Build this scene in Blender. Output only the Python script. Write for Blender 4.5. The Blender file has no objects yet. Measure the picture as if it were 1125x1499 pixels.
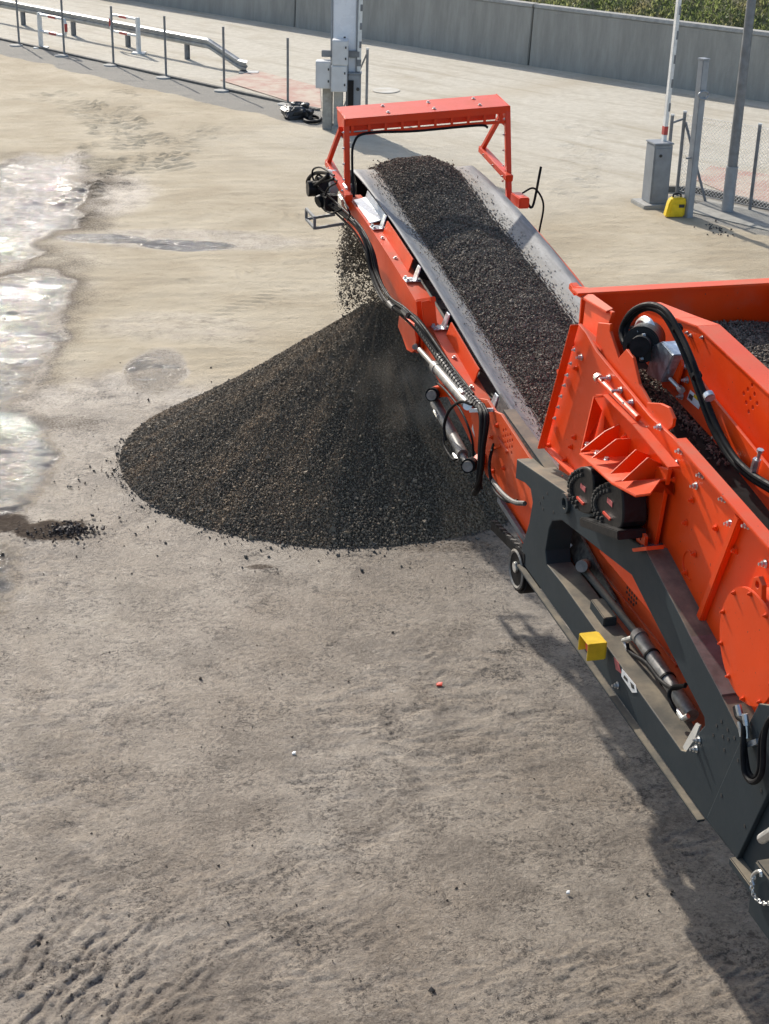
import bpy, bmesh, math, random
import numpy as np
from mathutils import Vector, Matrix

# ------------------------------------------------------------------ camera
scene = bpy.context.scene
col = scene.collection
PW, PH, F = 1125, 1499, 2280.0          # the photograph's pixel grid and focal length in pixels
CAMH = 7.0
_p, _r = math.radians(24.4), math.radians(1.5)
_up0 = np.array([0, math.sin(_p), math.cos(_p)]); _rt0 = np.array([1.0, 0, 0])
FW = np.array([0, math.cos(_p), -math.sin(_p)])
RT = math.cos(_r) * _rt0 + math.sin(_r) * _up0
UP = -math.sin(_r) * _rt0 + math.cos(_r) * _up0
CAM = np.array([0, 0, CAMH])
cd = bpy.data.cameras.new('camera'); cam = bpy.data.objects.new('camera', cd); col.objects.link(cam)
m = Matrix.Identity(4)
for i in range(3):
    m[i][0], m[i][1], m[i][2], m[i][3] = RT[i], UP[i], -FW[i], CAM[i]
cam.matrix_world = m
cd.sensor_fit = 'VERTICAL'; cd.sensor_height = 36; cd.lens = 36 * F / PH
cd.clip_start = 0.1; cd.clip_end = 3000
scene.camera = cam

# ------------------------------------------------------------------ light
SUN_AZ, SUN_EL = math.radians(-26.0), math.radians(30.0)
w = bpy.data.worlds.new('World'); scene.world = w; w.use_nodes = True
nt = w.node_tree; bg = nt.nodes['Background']
sky = nt.nodes.new('ShaderNodeTexSky'); sky.sky_type = 'NISHITA'; sky.sun_disc = False
sky.sun_elevation = SUN_EL; sky.sun_rotation = SUN_AZ % (2 * math.pi)
sky.air_density = 1.0; sky.dust_density = 2.0; sky.altitude = 200
nt.links.new(sky.outputs[0], bg.inputs[0]); bg.inputs[1].default_value = 0.15
ld = bpy.data.lights.new('sun', 'SUN'); ld.energy = 4.2; ld.angle = math.radians(0.6); ld.color = (1.0, 0.94, 0.85)
lo = bpy.data.objects.new('sun', ld); col.objects.link(lo); lo.location = (-10, 20, 15)
_sd = Vector((math.sin(SUN_AZ) * math.cos(SUN_EL), math.cos(SUN_AZ) * math.cos(SUN_EL), math.sin(SUN_EL)))
lo.rotation_euler = (-_sd).to_track_quat('-Z', 'Y').to_euler()
scene.view_settings.view_transform = 'Standard'; scene.view_settings.look = 'None'
scene.view_settings.gamma = 1.0; scene.view_settings.exposure = 0.38
scene.view_settings.use_curve_mapping = False

random.seed(7); rng = np.random.default_rng(11)

# ------------------------------------------------------------------ pixels to places
def ray(x, y):
    d = FW * F + RT * (x - PW / 2) - UP * (y - PH / 2); return d / np.linalg.norm(d)
def gnd(x, y, z=0.0):
    d = ray(x, y); return CAM + d * ((z - CAMH) / d[2])
# the machine stands turned 15.5 degrees to the view; u across, v along, z up (nominal), K brings it to its true distance
AZ = math.radians(15.5); AX = np.array([-math.sin(AZ), math.cos(AZ), 0]); RX = np.array([math.cos(AZ), math.sin(AZ), 0])
K = 0.974; UO, VO = 5.05, 8.6
def Q(x, y, u):
    d = ray(x, y); P = CAM + d * (u / (d @ RX)); return (u, float(P @ AX), float(P[2]))
def L(p):
    return (K * (p[0] - UO), K * (p[1] - VO), CAMH + K * (p[2] - CAMH))
def VZ(pts, u): return [Q(x, y, u)[1:] for x, y in pts]

# ------------------------------------------------------------------ mesh helpers
def tag(o, label=None, cat=None, group=None, kind=None):
    if label: o['label'] = label
    if cat: o['category'] = cat
    if group: o['group'] = group
    if kind: o['kind'] = kind
    return o
def empty(name, loc, rz=0.0):
    o = bpy.data.objects.new(name, None); col.objects.link(o); o.location = loc; o.rotation_euler.z = rz
    o.empty_display_size = 0.2; return o
def link(name, me, mat=None, parent=None):
    o = bpy.data.objects.new(name, me); col.objects.link(o)
    if mat is not None and not me.materials: me.materials.append(mat)
    if parent is not None: o.parent = parent
    return o
def smooth_path(pts, n=6):
    P = [np.array(p, float) for p in pts]; P = [2 * P[0] - P[1]] + P + [2 * P[-1] - P[-2]]; out = []
    for i in range(1, len(P) - 2):
        for k in range(n):
            t = k / n; a, b, c, d = P[i - 1], P[i], P[i + 1], P[i + 2]
            out.append(0.5 * (2 * b + (c - a) * t + (2 * a - 5 * b + 4 * c - d) * t * t + (3 * b - a - 3 * c + d) * t ** 3))
    out.append(P[-2]); return out
class MB:
    def __init__(s, xf=None): s.v = []; s.f = []; s.xf = xf
    def add(s, vs, fs):
        b = len(s.v); s.v += [tuple(float(c) for c in v) for v in vs]; s.f += [tuple(b + i for i in f) for f in fs]; return s
    def box(s, c, size, R=None):
        vs = []
        for i in (-1, 1):
            for j in (-1, 1):
                for k in (-1, 1):
                    d = np.array([i * size[0] / 2, j * size[1] / 2, k * size[2] / 2])
                    if R is not None: d = R @ d
                    vs.append(np.array(c) + d)
        return s.add(vs, [(0, 1, 3, 2), (4, 6, 7, 5), (0, 4, 5, 1), (2, 3, 7, 6), (0, 2, 6, 4), (1, 5, 7, 3)])
    def bx(s, a, b):
        a = np.array(a, float); b = np.array(b, float); return s.box((a + b) / 2, np.abs(b - a))
    def bar(s, p, q, w_, h, up=(0, 0, 1)):
        p = np.array(p, float); q = np.array(q, float); d = q - p; n = np.linalg.norm(d); d /= n
        x = np.cross(d, np.array(up, float))
        if np.linalg.norm(x) < 1e-4: x = np.cross(d, np.array([0, 1.0, 0]))
        x /= np.linalg.norm(x); y = np.cross(x, d)
        return s.box((p + q) / 2, (w_, n, h), np.array([x, d, y]).T)
    def cyl(s, p, q, r, r2=None, n=14, caps=True):
        return s.tube([p, q], r, n, r2=r2, caps=caps)
    def tube(s, pts, r, n=8, r2=None, caps=True):
        P = [np.array(p, float) for p in pts]; m_ = len(P); vs = []; x = None
        for i in range(m_):
            d = P[min(i + 1, m_ - 1)] - P[max(i - 1, 0)]; d = d / (np.linalg.norm(d) + 1e-9)
            if x is None:
                ref = np.array([0, 0, 1.0]) if abs(d[2]) < 0.9 else np.array([1.0, 0, 0]); x = np.cross(d, ref)
            x = x - d * (x @ d); x = x / np.linalg.norm(x); y = np.cross(d, x)
            rr = r if r2 is None else r + (r2 - r) * i / (m_ - 1)
            for k in range(n):
                a = 2 * math.pi * k / n; vs.append(P[i] + rr * (math.cos(a) * x + math.sin(a) * y))
        fs = [(i * n + k, i * n + (k + 1) % n, (i + 1) * n + (k + 1) % n, (i + 1) * n + k) for i in range(m_ - 1) for k in range(n)]
        if caps: fs += [tuple(range(n - 1, -1, -1)), tuple((m_ - 1) * n + k for k in range(n))]
        return s.add(vs, fs)
    def hose(s, pts, r, n=8, k=7): return s.tube(smooth_path(pts, k), r, n)
    def prism(s, poly, off):
        n = len(poly); off = np.array(off, float); P = [np.array(p, float) for p in poly]
        fs = [tuple(range(n)), tuple(range(2 * n - 1, n - 1, -1))] + [(i, (i + 1) % n, n + (i + 1) % n, n + i) for i in range(n)]
        return s.add(P + [p + off for p in P], fs)
    def mesh(s, name, bevel=0.0, angle=35):
        me = bpy.data.meshes.new(name); vs = [s.xf(v) for v in s.v] if s.xf else s.v
        me.from_pydata(vs, [], s.f); return finish(me, bevel, angle)
    def build(s, name, mat, parent=None, bevel=0.0, angle=35):
        return link(name, s.mesh(name, bevel, angle), mat, parent)
def finish(me, bevel=0.0, angle=35):
    bm = bmesh.new(); bm.from_mesh(me); bmesh.ops.recalc_face_normals(bm, faces=bm.faces)
    if bevel > 0:
        es = [e for e in bm.edges if len(e.link_faces) == 2 and e.calc_face_angle(0) > 0.6]
        bmesh.ops.bevel(bm, geom=es, offset=bevel, segments=2, affect='EDGES', clamp_overlap=True)
    bm.to_mesh(me); bm.free(); me.shade_smooth(); me.set_sharp_from_angle(angle=math.radians(angle)); return me
def plate_mesh(name, outline, holes, thick, fn, bevel=0.006):
    """flat plate cut from a 2D outline with holes; fn(x, y, w) places it, w in 0..thick"""
    cu = bpy.data.curves.new('tmp', 'CURVE'); cu.dimensions = '2D'; cu.fill_mode = 'BOTH'
    cu.extrude = max(thick / 2 - bevel, 0.0005); cu.bevel_depth = bevel; cu.bevel_resolution = 1; cu.offset = -bevel
    for lp in [outline] + list(holes):
        sp = cu.splines.new('POLY'); sp.points.add(len(lp) - 1); sp.use_cyclic_u = True
        for q, pt in zip(lp, sp.points): pt.co = (q[0], q[1], 0, 1)
    o = bpy.data.objects.new('tmp', cu); col.objects.link(o)
    dg = bpy.context.evaluated_depsgraph_get(); me = bpy.data.meshes.new_from_object(o.evaluated_get(dg))
    bpy.data.objects.remove(o); bpy.data.curves.remove(cu)
    n = len(me.vertices); co = np.empty(n * 3, np.float32); me.vertices.foreach_get('co', co); co = co.reshape(-1, 3)
    co = np.array([fn(x, y, z_ + thick / 2) for x, y, z_ in co], np.float32); me.vertices.foreach_set('co', co.ravel())
    bm = bmesh.new(); bm.from_mesh(me); bmesh.ops.remove_doubles(bm, verts=bm.verts, dist=0.0004); bm.to_mesh(me); bm.free()
    me.name = name; return finish(me, 0, 12)
def plate(name, pts, u, thick, mat, parent, holes=(), bevel=0.006):
    """machine plate in the plane u = const; pts are (v, z)"""
    me = plate_mesh(name, pts, holes, thick, lambda x, y, w_: L((u + w_, x, y)), bevel); return link(name, me, mat, parent)
def circ(c, r, n=20, ry=None): return [(c[0] + r * math.cos(2 * math.pi * k / n), c[1] + (ry or r) * math.sin(2 * math.pi * k / n)) for k in range(n)]

# numpy value noise
def _h(ix, iy, seed):
    h = (ix.astype(np.int64) * 374761393 + iy.astype(np.int64) * 668265263 + seed * 1274126177) & 0x7fffffff
    h = ((h ^ (h >> 13)) * 1274126177) & 0x7fffffff; return ((h ^ (h >> 16)) & 0xffff) / 65535.0
def vnoise(x, y, seed=0):
    ix = np.floor(x); iy = np.floor(y); fx = x - ix; fy = y - iy; fx = fx * fx * (3 - 2 * fx); fy = fy * fy * (3 - 2 * fy)
    a = _h(ix, iy, seed); b = _h(ix + 1, iy, seed); c = _h(ix, iy + 1, seed); d = _h(ix + 1, iy + 1, seed)
    return (a + (b - a) * fx) * (1 - fy) + (c + (d - c) * fx) * fy
def fbm(x, y, oct_=4, seed=0, gain=0.5):
    s = 0; a = 1; t = 0
    for k in range(oct_): s = s + a * vnoise(x * 2 ** k + 17.3 * k, y * 2 ** k - 9.1 * k, seed + k); t += a; a *= gain
    return s / t
def sstep(a, b, x): t = np.clip((x - a) / (b - a), 0, 1); return t * t * (3 - 2 * t)

def rocks(P, size, flat=1.0):
    """N angular stones (jittered octahedra) as vertex and face arrays"""
    N = len(P); base = np.array([[1, 0, 0], [-1, 0, 0], [0, 1, 0], [0, -1, 0], [0, 0, 1], [0, 0, -1]], float)
    V = base[None] * rng.uniform(0.65, 1.25, (N, 6, 1)) + rng.normal(0, 0.2, (N, 6, 3))
    V[:, :, 2] *= flat
    q = rng.normal(size=(N, 4)); q /= np.linalg.norm(q, axis=1)[:, None]; w_, x, y, z = q.T
    R = np.stack([np.stack([1 - 2 * (y * y + z * z), 2 * (x * y - z * w_), 2 * (x * z + y * w_)], -1),
                  np.stack([2 * (x * y + z * w_), 1 - 2 * (x * x + z * z), 2 * (y * z - x * w_)], -1),
                  np.stack([2 * (x * z - y * w_), 2 * (y * z + x * w_), 1 - 2 * (x * x + y * y)], -1)], 1)
    V = np.einsum('nij,nkj->nki', R, V) * np.asarray(size)[:, None, None] + P[:, None]
    fb = np.array([[0, 2, 4], [2, 1, 4], [1, 3, 4], [3, 0, 4], [2, 0, 5], [1, 2, 5], [3, 1, 5], [0, 3, 5]])
    Fc = (np.arange(N) * 6)[:, None, None] + fb[None]
    return V.reshape(-1, 3), Fc.reshape(-1, 3)
def tri_mesh(name, V, Fc, mat, parent=None, smooth=False):
    me = bpy.data.meshes.new(name); me.vertices.add(len(V)); me.vertices.foreach_set('co', np.asarray(V, np.float32).ravel())
    k = Fc.shape[1]; me.loops.add(Fc.size); me.loops.foreach_set('vertex_index', Fc.astype(np.int32).ravel())
    me.polygons.add(len(Fc)); me.polygons.foreach_set('loop_start', np.arange(0, Fc.size, k, dtype=np.int32))
    me.polygons.foreach_set('use_smooth', np.full(len(Fc), smooth)); me.update(calc_edges=True)
    return link(name, me, mat, parent)

# ------------------------------------------------------------------ materials
class NT:
    def __init__(s, name):
        s.m = bpy.data.materials.new(name); s.m.use_nodes = True; s.t = s.m.node_tree; s.b = s.t.nodes['Principled BSDF']
    def n(s, typ, **kw):
        o = s.t.nodes.new(typ)
        for k, v in kw.items(): setattr(o, k, v)
        return o
    def set(s, inp, v):
        if hasattr(v, 'is_linked') or isinstance(v, bpy.types.NodeSocket): s.t.links.new(v, inp)
        else: inp.default_value = v
    def coord(s, kind='Object'): return s.n('ShaderNodeTexCoord').outputs[kind]
    def noise(s, vec, scale, detail=4, rough=0.55, dist=0.0):
        o = s.n('ShaderNodeTexNoise'); s.set(o.inputs['Vector'], vec); o.inputs['Scale'].default_value = scale
        o.inputs['Detail'].default_value = detail; o.inputs['Roughness'].default_value = rough; o.inputs['Distortion'].default_value = dist
        return o.outputs['Fac']
    def vor(s, vec, scale, out='Distance', feature='F1'):
        o = s.n('ShaderNodeTexVoronoi', feature=feature); s.set(o.inputs['Vector'], vec); o.inputs['Scale'].default_value = scale; return o.outputs[out]
    def ramp(s, fac, a, b, lo=0.0, hi=1.0):
        o = s.n('ShaderNodeMapRange', interpolation_type='SMOOTHSTEP'); s.set(o.inputs[0], fac)
        for i, v in zip((1, 2, 3, 4), (a, b, lo, hi)): s.set(o.inputs[i], v)
        return o.outputs[0]
    def math(s, op, a, b=0.0, clamp=False):
        o = s.n('ShaderNodeMath', operation=op, use_clamp=clamp); s.set(o.inputs[0], a); s.set(o.inputs[1], b); return o.outputs[0]
    def mix(s, fac, a, b):
        o = s.n('ShaderNodeMix', data_type='RGBA'); s.set(o.inputs[0], fac)
        s.set(o.inputs[6], a if not isinstance(a, tuple) else (*a, 1)); s.set(o.inputs[7], b if not isinstance(b, tuple) else (*b, 1)); return o.outputs[2]
    def bump(s, h, strength, dist, normal=None):
        o = s.n('ShaderNodeBump'); s.set(o.inputs['Height'], h); o.inputs['Strength'].default_value = strength; o.inputs['Distance'].default_value = dist
        if normal is not None: s.set(o.inputs['Normal'], normal)
        return o.outputs[0]
    def out(s, color, rough, metal=0.0, normal=None, coat=0.0, spec=0.5):
        if isinstance(color, tuple): color = (*color, 1)
        s.set(s.b.inputs['Base Color'], color); s.set(s.b.inputs['Roughness'], rough); s.set(s.b.inputs['Metallic'], metal)
        s.b.inputs['Coat Weight'].default_value = coat; s.b.inputs['Coat Roughness'].default_value = 0.15; s.set(s.b.inputs['Specular IOR Level'], spec)
        if normal is not None: s.set(s.b.inputs['Normal'], normal)
        return s.m
DUST = (0.30, 0.25, 0.18)
def paint(name, c, rough=0.38, dust=0.35, coat=0.15, side=0.10, spec=0.28):
    s = NT(name); v = s.n('ShaderNodeNewGeometry'); p = v.outputs['Position']
    nz = s.n('ShaderNodeSeparateXYZ'); s.set(nz.inputs[0], v.outputs['Normal']); z = nz.outputs[2]
    n1 = s.noise(p, 3.2, 6, 0.65); n2 = s.noise(p, 40, 3, 0.6)
    top = s.math('MULTIPLY', s.ramp(z, 0.45, 0.95), s.ramp(n1, 0.3, 0.75, dust * 0.35, dust * 1.15))
    d = s.math('ADD', top, s.math('MULTIPLY', s.ramp(n1, 0.48, 0.8), side * 2.0), True)
    d = s.math('ADD', d, s.math('MULTIPLY', s.ramp(n2, 0.62, 0.75), side), True)
    base = s.mix(s.ramp(s.noise(p, 1.1, 2), 0.3, 0.7), tuple(x * 0.9 for x in c), tuple(min(1, x * 1.08) for x in c))
    # chips and scuffs
    ch = s.ramp(s.noise(p, 55, 2, 0.5), 0.735, 0.75, 0, 0.7)
    base = s.mix(ch, base, (0.07, 0.05, 0.045))
    return s.out(s.mix(d, base, DUST), s.math('ADD', s.ramp(n1, 0.3, 0.8, rough - 0.06, rough + 0.12), s.math('MULTIPLY', d, 0.35), True), 0, s.bump(n2, 0.06, 0.01), coat, spec)
def plain(name, c, rough=0.5, metal=0.0, var=0.25, scale=12, bump=0.05, spec=0.5):
    s = NT(name); p = s.n('ShaderNodeNewGeometry').outputs['Position']; n1 = s.noise(p, scale, 5, 0.6)
    return s.out(s.mix(s.ramp(n1, 0.3, 0.7), tuple(x * (1 - var) for x in c), tuple(min(1, x * (1 + var)) for x in c)), s.ramp(n1, 0.3, 0.7, max(0.05, rough - 0.08), min(1, rough + 0.1)), metal, s.bump(n1, bump, 0.01), 0, spec)
M = {}
M['orange'] = paint('orange_paint', (0.82, 0.066, 0.004), 0.42, 0.30, 0.0, 0.08)
M['orange_dusty'] = paint('dusty_orange_paint', (0.68, 0.080, 0.016), 0.5, 0.5, 0.0, 0.14)
M['red'] = paint('hood_red_paint', (0.74, 0.052, 0.010), 0.40, 0.10, 0.05, 0.04, 0.3)
M['grey'] = paint('dark_grey_paint', (0.030, 0.040, 0.046), 0.55, 0.80, 0.0, 0.030, 0.15)
M['brown'] = plain('worn_primer', (0.105, 0.080, 0.078), 0.6, 0, 0.35, 9)
M['steel'] = plain('zinc_steel', (0.62, 0.63, 0.62), 0.35, 0.85, 0.15, 30)
M['galv'] = plain('galvanised_plate', (0.55, 0.60, 0.64), 0.38, 0.8, 0.3, 18)
M['chrome'] = plain('cylinder_rod', (0.20, 0.19, 0.175), 0.45, 0.25, 0.3, 20)
M['blk'] = plain('black_rubber', (0.012, 0.012, 0.013), 0.6, 0, 0.4, 25, 0.05, 0.10)
M['blkplastic'] = plain('black_plastic', (0.012, 0.012, 0.013), 0.42, 0, 0.3, 25, 0.05, 0.22)
M['dusthose'] = plain('dusty_corrugated_hose', (0.10, 0.095, 0.085), 0.6, 0, 0.5, 30)
M['yellow'] = plain('yellow_paint', (0.75, 0.50, 0.02), 0.42, 0, 0.12, 10)
M['redplastic'] = plain('red_button', (0.65, 0.05, 0.02), 0.35, 0, 0.1)
M['white'] = plain('white_sticker', (0.72, 0.72, 0.70), 0.5, 0, 0.1)
M['stickred'] = plain('red_sticker', (0.45, 0.10, 0.10), 0.5, 0, 0.2, 60)
M['stickblk'] = plain('black_print', (0.03, 0.03, 0.03), 0.5, 0, 0.2)
M['whitepaint'] = plain('white_post_paint', (0.72, 0.72, 0.69), 0.45, 0, 0.12, 8)
M['redpaint'] = plain('red_band_paint', (0.45, 0.06, 0.05), 0.5, 0, 0.2, 8)
M['postgrey'] = plain('galvanised_post', (0.20, 0.21, 0.22), 0.5, 0.35, 0.2, 6)
M['mastgrey'] = plain('mast_grey', (0.30, 0.32, 0.34), 0.48, 0.2, 0.12, 5)
M['cabinet'] = plain('cabinet_grey', (0.62, 0.63, 0.63), 0.45, 0, 0.06, 4)
M['bargrey'] = plain('barrier_cabinet_grey', (0.25, 0.27, 0.29), 0.45, 0, 0.12, 4)
M['panel'] = plain('white_panel', (0.80, 0.82, 0.85), 0.25, 0, 0.04, 2)
M['conc'] = plain('pale_concrete', (0.36, 0.35, 0.32), 0.85, 0, 0.18, 7, 0.2)
M['rail'] = plain('guard_rail_steel', (0.34, 0.35, 0.35), 0.42, 0.55, 0.2, 4)
M['blkbag'] = plain('black_plastic_sheet', (0.022, 0.024, 0.028), 0.4, 0, 0.3, 9)
M['yplastic'] = plain('yellow_plastic', (0.80, 0.55, 0.01), 0.4, 0, 0.08, 10)
def gravel(name, c1, c2, rough=0.85):
    s = NT(name); g = s.n('ShaderNodeNewGeometry'); r_ = g.outputs['Random Per Island']
    n1 = s.noise(g.outputs['Position'], 1.6, 3, 0.6)
    c = s.mix(s.ramp(r_, 0.0, 1.0), c1, c2); c = s.mix(s.ramp(r_, 0.965, 0.975), c, (0.24, 0.20, 0.15))
    c = s.mix(s.ramp(n1, 0.42, 0.7, 0, 0.6), c, (0.120, 0.094, 0.068))
    return s.out(c, rough)
M['gravel'] = gravel('dark_gravel', (0.045, 0.044, 0.043), (0.135, 0.126, 0.112))
M['gravelbed'] = plain('gravel_bed', (0.090, 0.076, 0.060), 0.95, 0, 0.4, 60, 0.6)
def pile_mat(name, fine):
    # fines left in the slide channels are browner, the coarse stones between them grey
    s = NT(name); g = s.n('ShaderNodeNewGeometry'); r_ = g.outputs['Random Per Island']; sx = s.n('ShaderNodeSeparateXYZ'); s.set(sx.inputs[0], g.outputs['Position'])
    an = s.math('ARCTAN2', s.math('SUBTRACT', sx.outputs[1], 17.55), s.math('SUBTRACT', sx.outputs[0], -0.12)); cv = s.n('ShaderNodeCombineXYZ'); s.set(cv.inputs[0], s.math('MULTIPLY', an, 5.0)); s.set(cv.inputs[1], s.math('MULTIPLY', sx.outputs[2], 0.55))
    n1 = s.noise(cv.outputs[0], 1.5, 5, 0.6, 0.6); n2 = s.noise(g.outputs['Position'], 2.6, 4, 0.6)
    c = s.mix(r_, (0.090, 0.076, 0.058), (0.275, 0.228, 0.170)) if not fine else s.mix(s.noise(g.outputs['Position'], 70, 3, 0.7), (0.070, 0.058, 0.045), (0.215, 0.178, 0.132))
    c = s.mix(s.math('MULTIPLY', s.ramp(n1, 0.45, 0.60), s.ramp(n2, 0.35, 0.6, 0.35, 0.9)), c, (0.300, 0.225, 0.150)); c = s.mix(s.ramp(r_, 0.985, 0.99, 0, 0.8), c, (0.26, 0.22, 0.17))
    return s.out(c, 0.9, 0, s.bump(s.noise(g.outputs['Position'], 55, 4, 0.75), 0.9, 0.03) if fine else None, 0, 0.3)
M['pilegravel'] = pile_mat('pile_gravel', False); M['pilebed'] = pile_mat('pile_fines', True)
M['gravelbelt'] = gravel('belt_gravel', (0.082, 0.069, 0.054), (0.255, 0.212, 0.162))
def wall_mat():
    s = NT('weathered_concrete'); g = s.n('ShaderNodeNewGeometry'); p = g.outputs['Position']
    mp = s.n('ShaderNodeMapping'); s.set(mp.inputs[0], p); mp.inputs['Scale'].default_value = (1, 1, 0.18)
    st = s.noise(mp.outputs[0], 3.0, 6, 0.7); n2 = s.noise(p, 22, 4, 0.7)
    c = s.mix(s.ramp(st, 0.3, 0.75), (0.275, 0.268, 0.240), (0.37, 0.360, 0.325)); c = s.mix(s.ramp(n2, 0.66, 0.74, 0, 0.6), c, (0.36, 0.35, 0.32))
    return s.out(c, 0.9, 0, s.bump(n2, 0.3, 0.03))
M['wall'] = wall_mat()
def belt_mat():
    # worn grey rubber; a dusty band lies beside the load (object x runs across the belt)
    s = NT('conveyor_belt_rubber'); tc = s.coord('Object'); sx = s.n('ShaderNodeSeparateXYZ'); s.set(sx.inputs[0], tc)
    ax = s.math('ABSOLUTE', s.math('ADD', sx.outputs[0], 0.005))
    mp = s.n('ShaderNodeMapping'); s.set(mp.inputs[0], tc); mp.inputs['Scale'].default_value = (3.0, 0.35, 1)
    streak = s.noise(mp.outputs[0], 9, 5, 0.65); fine = s.noise(tc, 28, 5, 0.75); cl = s.noise(tc, 5, 3, 0.6)
    band = s.math('ADD', ax, s.math('MULTIPLY', s.math('SUBTRACT', cl, 0.5), 0.16))
    d = s.math('MULTIPLY', s.ramp(band, 0.64, 0.52), s.ramp(fine, 0.35, 0.6, 0.35, 1.0))
    base = s.mix(s.ramp(streak, 0.3, 0.7), (0.165, 0.168, 0.170), (0.285, 0.288, 0.286))
    c = s.mix(d, base, (0.40, 0.37, 0.315))
    c = s.mix(s.math('MULTIPLY', s.ramp(s.noise(tc, 13, 4, 0.7), 0.58, 0.66), s.ramp(band, 0.66, 0.60)), c, (0.07, 0.07, 0.072))
    return s.out(c, s.ramp(d, 0, 1, 0.62, 0.9), 0, s.bump(fine, 0.15, 0.01), 0, 0.25)
M['belt'] = belt_mat()
def ground_mat():
    s = NT('mud_and_sand'); g = s.n('ShaderNodeNewGeometry'); p = g.outputs['Position']
    at = s.n('ShaderNodeAttribute', attribute_name='zone'); sp = s.n('ShaderNodeSeparateColor'); s.set(sp.inputs[0], at.outputs['Color'])
    damp, wet, grey = sp.outputs[0], sp.outputs[1], sp.outputs[2]; dirt_shade = s.n('ShaderNodeAttribute', attribute_name='dirt_shade').outputs['Fac']
    n_big = s.noise(p, 0.55, 5, 0.6, 0.4); n_mid = s.noise(p, 4.5, 6, 0.7, 0.3); n_fin = s.noise(p, 34, 5, 0.72); grit = s.vor(p, 75)
    sand = s.mix(s.ramp(n_big, 0.3, 0.72), (0.400, 0.328, 0.222), (0.53, 0.455, 0.330))
    sand = s.mix(s.ramp(n_mid, 0.5, 0.75, 0, 0.45), sand, (0.30, 0.238, 0.155))
    mud = s.mix(s.ramp(n_mid, 0.3, 0.72), (0.210, 0.170, 0.128), (0.335, 0.280, 0.216))
    mud = s.mix(s.ramp(n_big, 0.46, 0.66, 0, 0.7), mud, (0.205, 0.156, 0.108)); mud = s.mix(s.ramp(n_big, 0.46, 0.30, 0, 0.5), mud, (0.36, 0.315, 0.255))
    n_sp = s.noise(p, 62, 4, 0.8); n_cl = s.noise(p, 2.2, 5, 0.65, 0.5)
    mpd = s.n('ShaderNodeMapping'); s.set(mpd.inputs[0], p); mpd.inputs['Rotation'].default_value = (0, 0, -0.5); mq2 = s.n('ShaderNodeMapping'); s.set(mq2.inputs[0], mpd.outputs[0]); mq2.inputs['Scale'].default_value = (5, 17, 5); n_st = s.noise(mq2.outputs[0], 1.0, 6, 0.7)
    mud = s.mix(s.math('MULTIPLY', s.ramp(n_fin, 0.53, 0.63), s.ramp(n_cl, 0.38, 0.60, 0.22, 0.9)), mud, (0.060, 0.046, 0.036))
    mud = s.mix(s.math('MULTIPLY', s.ramp(n_sp, 0.56, 0.64), s.ramp(n_cl, 0.35, 0.6, 0.4, 0.95)), mud, (0.050, 0.040, 0.032))
    mud = s.mix(s.math('MULTIPLY', s.ramp(n_st, 0.55, 0.66), s.ramp(n_cl, 0.45, 0.6, 0.15, 0.75)), mud, (0.075, 0.058, 0.045))
    n_g = s.noise(p, 19, 7, 0.78, 0.25); n_g2 = s.noise(p, 9, 6, 0.75, 0.6)
    mud = s.mix(s.math('MULTIPLY', s.ramp(n_g, 0.535, 0.585), s.ramp(n_cl, 0.36, 0.58, 0.30, 0.95)), mud, (0.062, 0.048, 0.037))
    mud = s.mix(s.math('MULTIPLY', s.ramp(n_g2, 0.56, 0.60), s.ramp(n_cl, 0.46, 0.62, 0.10, 0.85)), mud, (0.075, 0.058, 0.044))
    mud = s.mix(s.ramp(n_g, 0.46, 0.38, 0, 0.5), mud, (0.37, 0.32, 0.26))
    n_pt = s.noise(p, 1.25, 6, 0.62, 0.6); mud = s.mix(s.math('MULTIPLY', s.ramp(n_pt, 0.48, 0.64, 0, 0.70), s.ramp(n_fin, 0.35, 0.6, 0.5, 1.0)), mud, (0.105, 0.080, 0.058))
    c = s.mix(s.ramp(s.math('ADD', damp, s.math('MULTIPLY', s.math('SUBTRACT', n_mid, 0.5), 0.5)), 0.25, 0.75), sand, mud)
    pale = s.mix(s.ramp(n_mid, 0.3, 0.7), (0.50, 0.455, 0.365), (0.60, 0.555, 0.460))
    mpt = s.n('ShaderNodeMapping'); s.set(mpt.inputs[0], p); mpt.inputs['Rotation'].default_value = (0, 0, 0.80); mp2 = s.n('ShaderNodeMapping'); s.set(mp2.inputs[0], mpt.outputs[0]); mp2.inputs['Scale'].default_value = (0.20, 1.6, 1); n_tr = s.noise(mp2.outputs[0], 1.0, 6, 0.66, 0.5)
    pale = s.mix(s.ramp(n_tr, 0.48, 0.68, 0, 0.55), pale, (0.36, 0.305, 0.215)); pale = s.mix(s.ramp(n_big, 0.5, 0.7, 0, 0.45), pale, (0.43, 0.37, 0.27))
    trk = s.n('ShaderNodeAttribute', attribute_name='track').outputs['Fac']; c = s.mix(trk, c, pale)
    verge = s.mix(s.ramp(n_fin, 0.35, 0.65), (0.215, 0.200, 0.170), (0.315, 0.295, 0.255))
    c = s.mix(s.ramp(s.math('ADD', grey, s.math('MULTIPLY', s.math('SUBTRACT', n_mid, 0.5), 0.3)), 0.15, 0.5), c, verge)
    wt = s.ramp(s.math('ADD', wet, s.math('MULTIPLY', s.math('SUBTRACT', n_mid, 0.5), 0.6)), 0.36, 0.68)
    c = s.mix(wt, c, (0.038, 0.040, 0.044))
    dr = s.ramp(s.math('ADD', dirt_shade, s.math('MULTIPLY', s.math('SUBTRACT', n_fin, 0.5), 1.1)), 0.28, 0.85)
    c = s.mix(s.math('MULTIPLY', dr, 0.82), c, (0.060, 0.046, 0.037))
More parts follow.
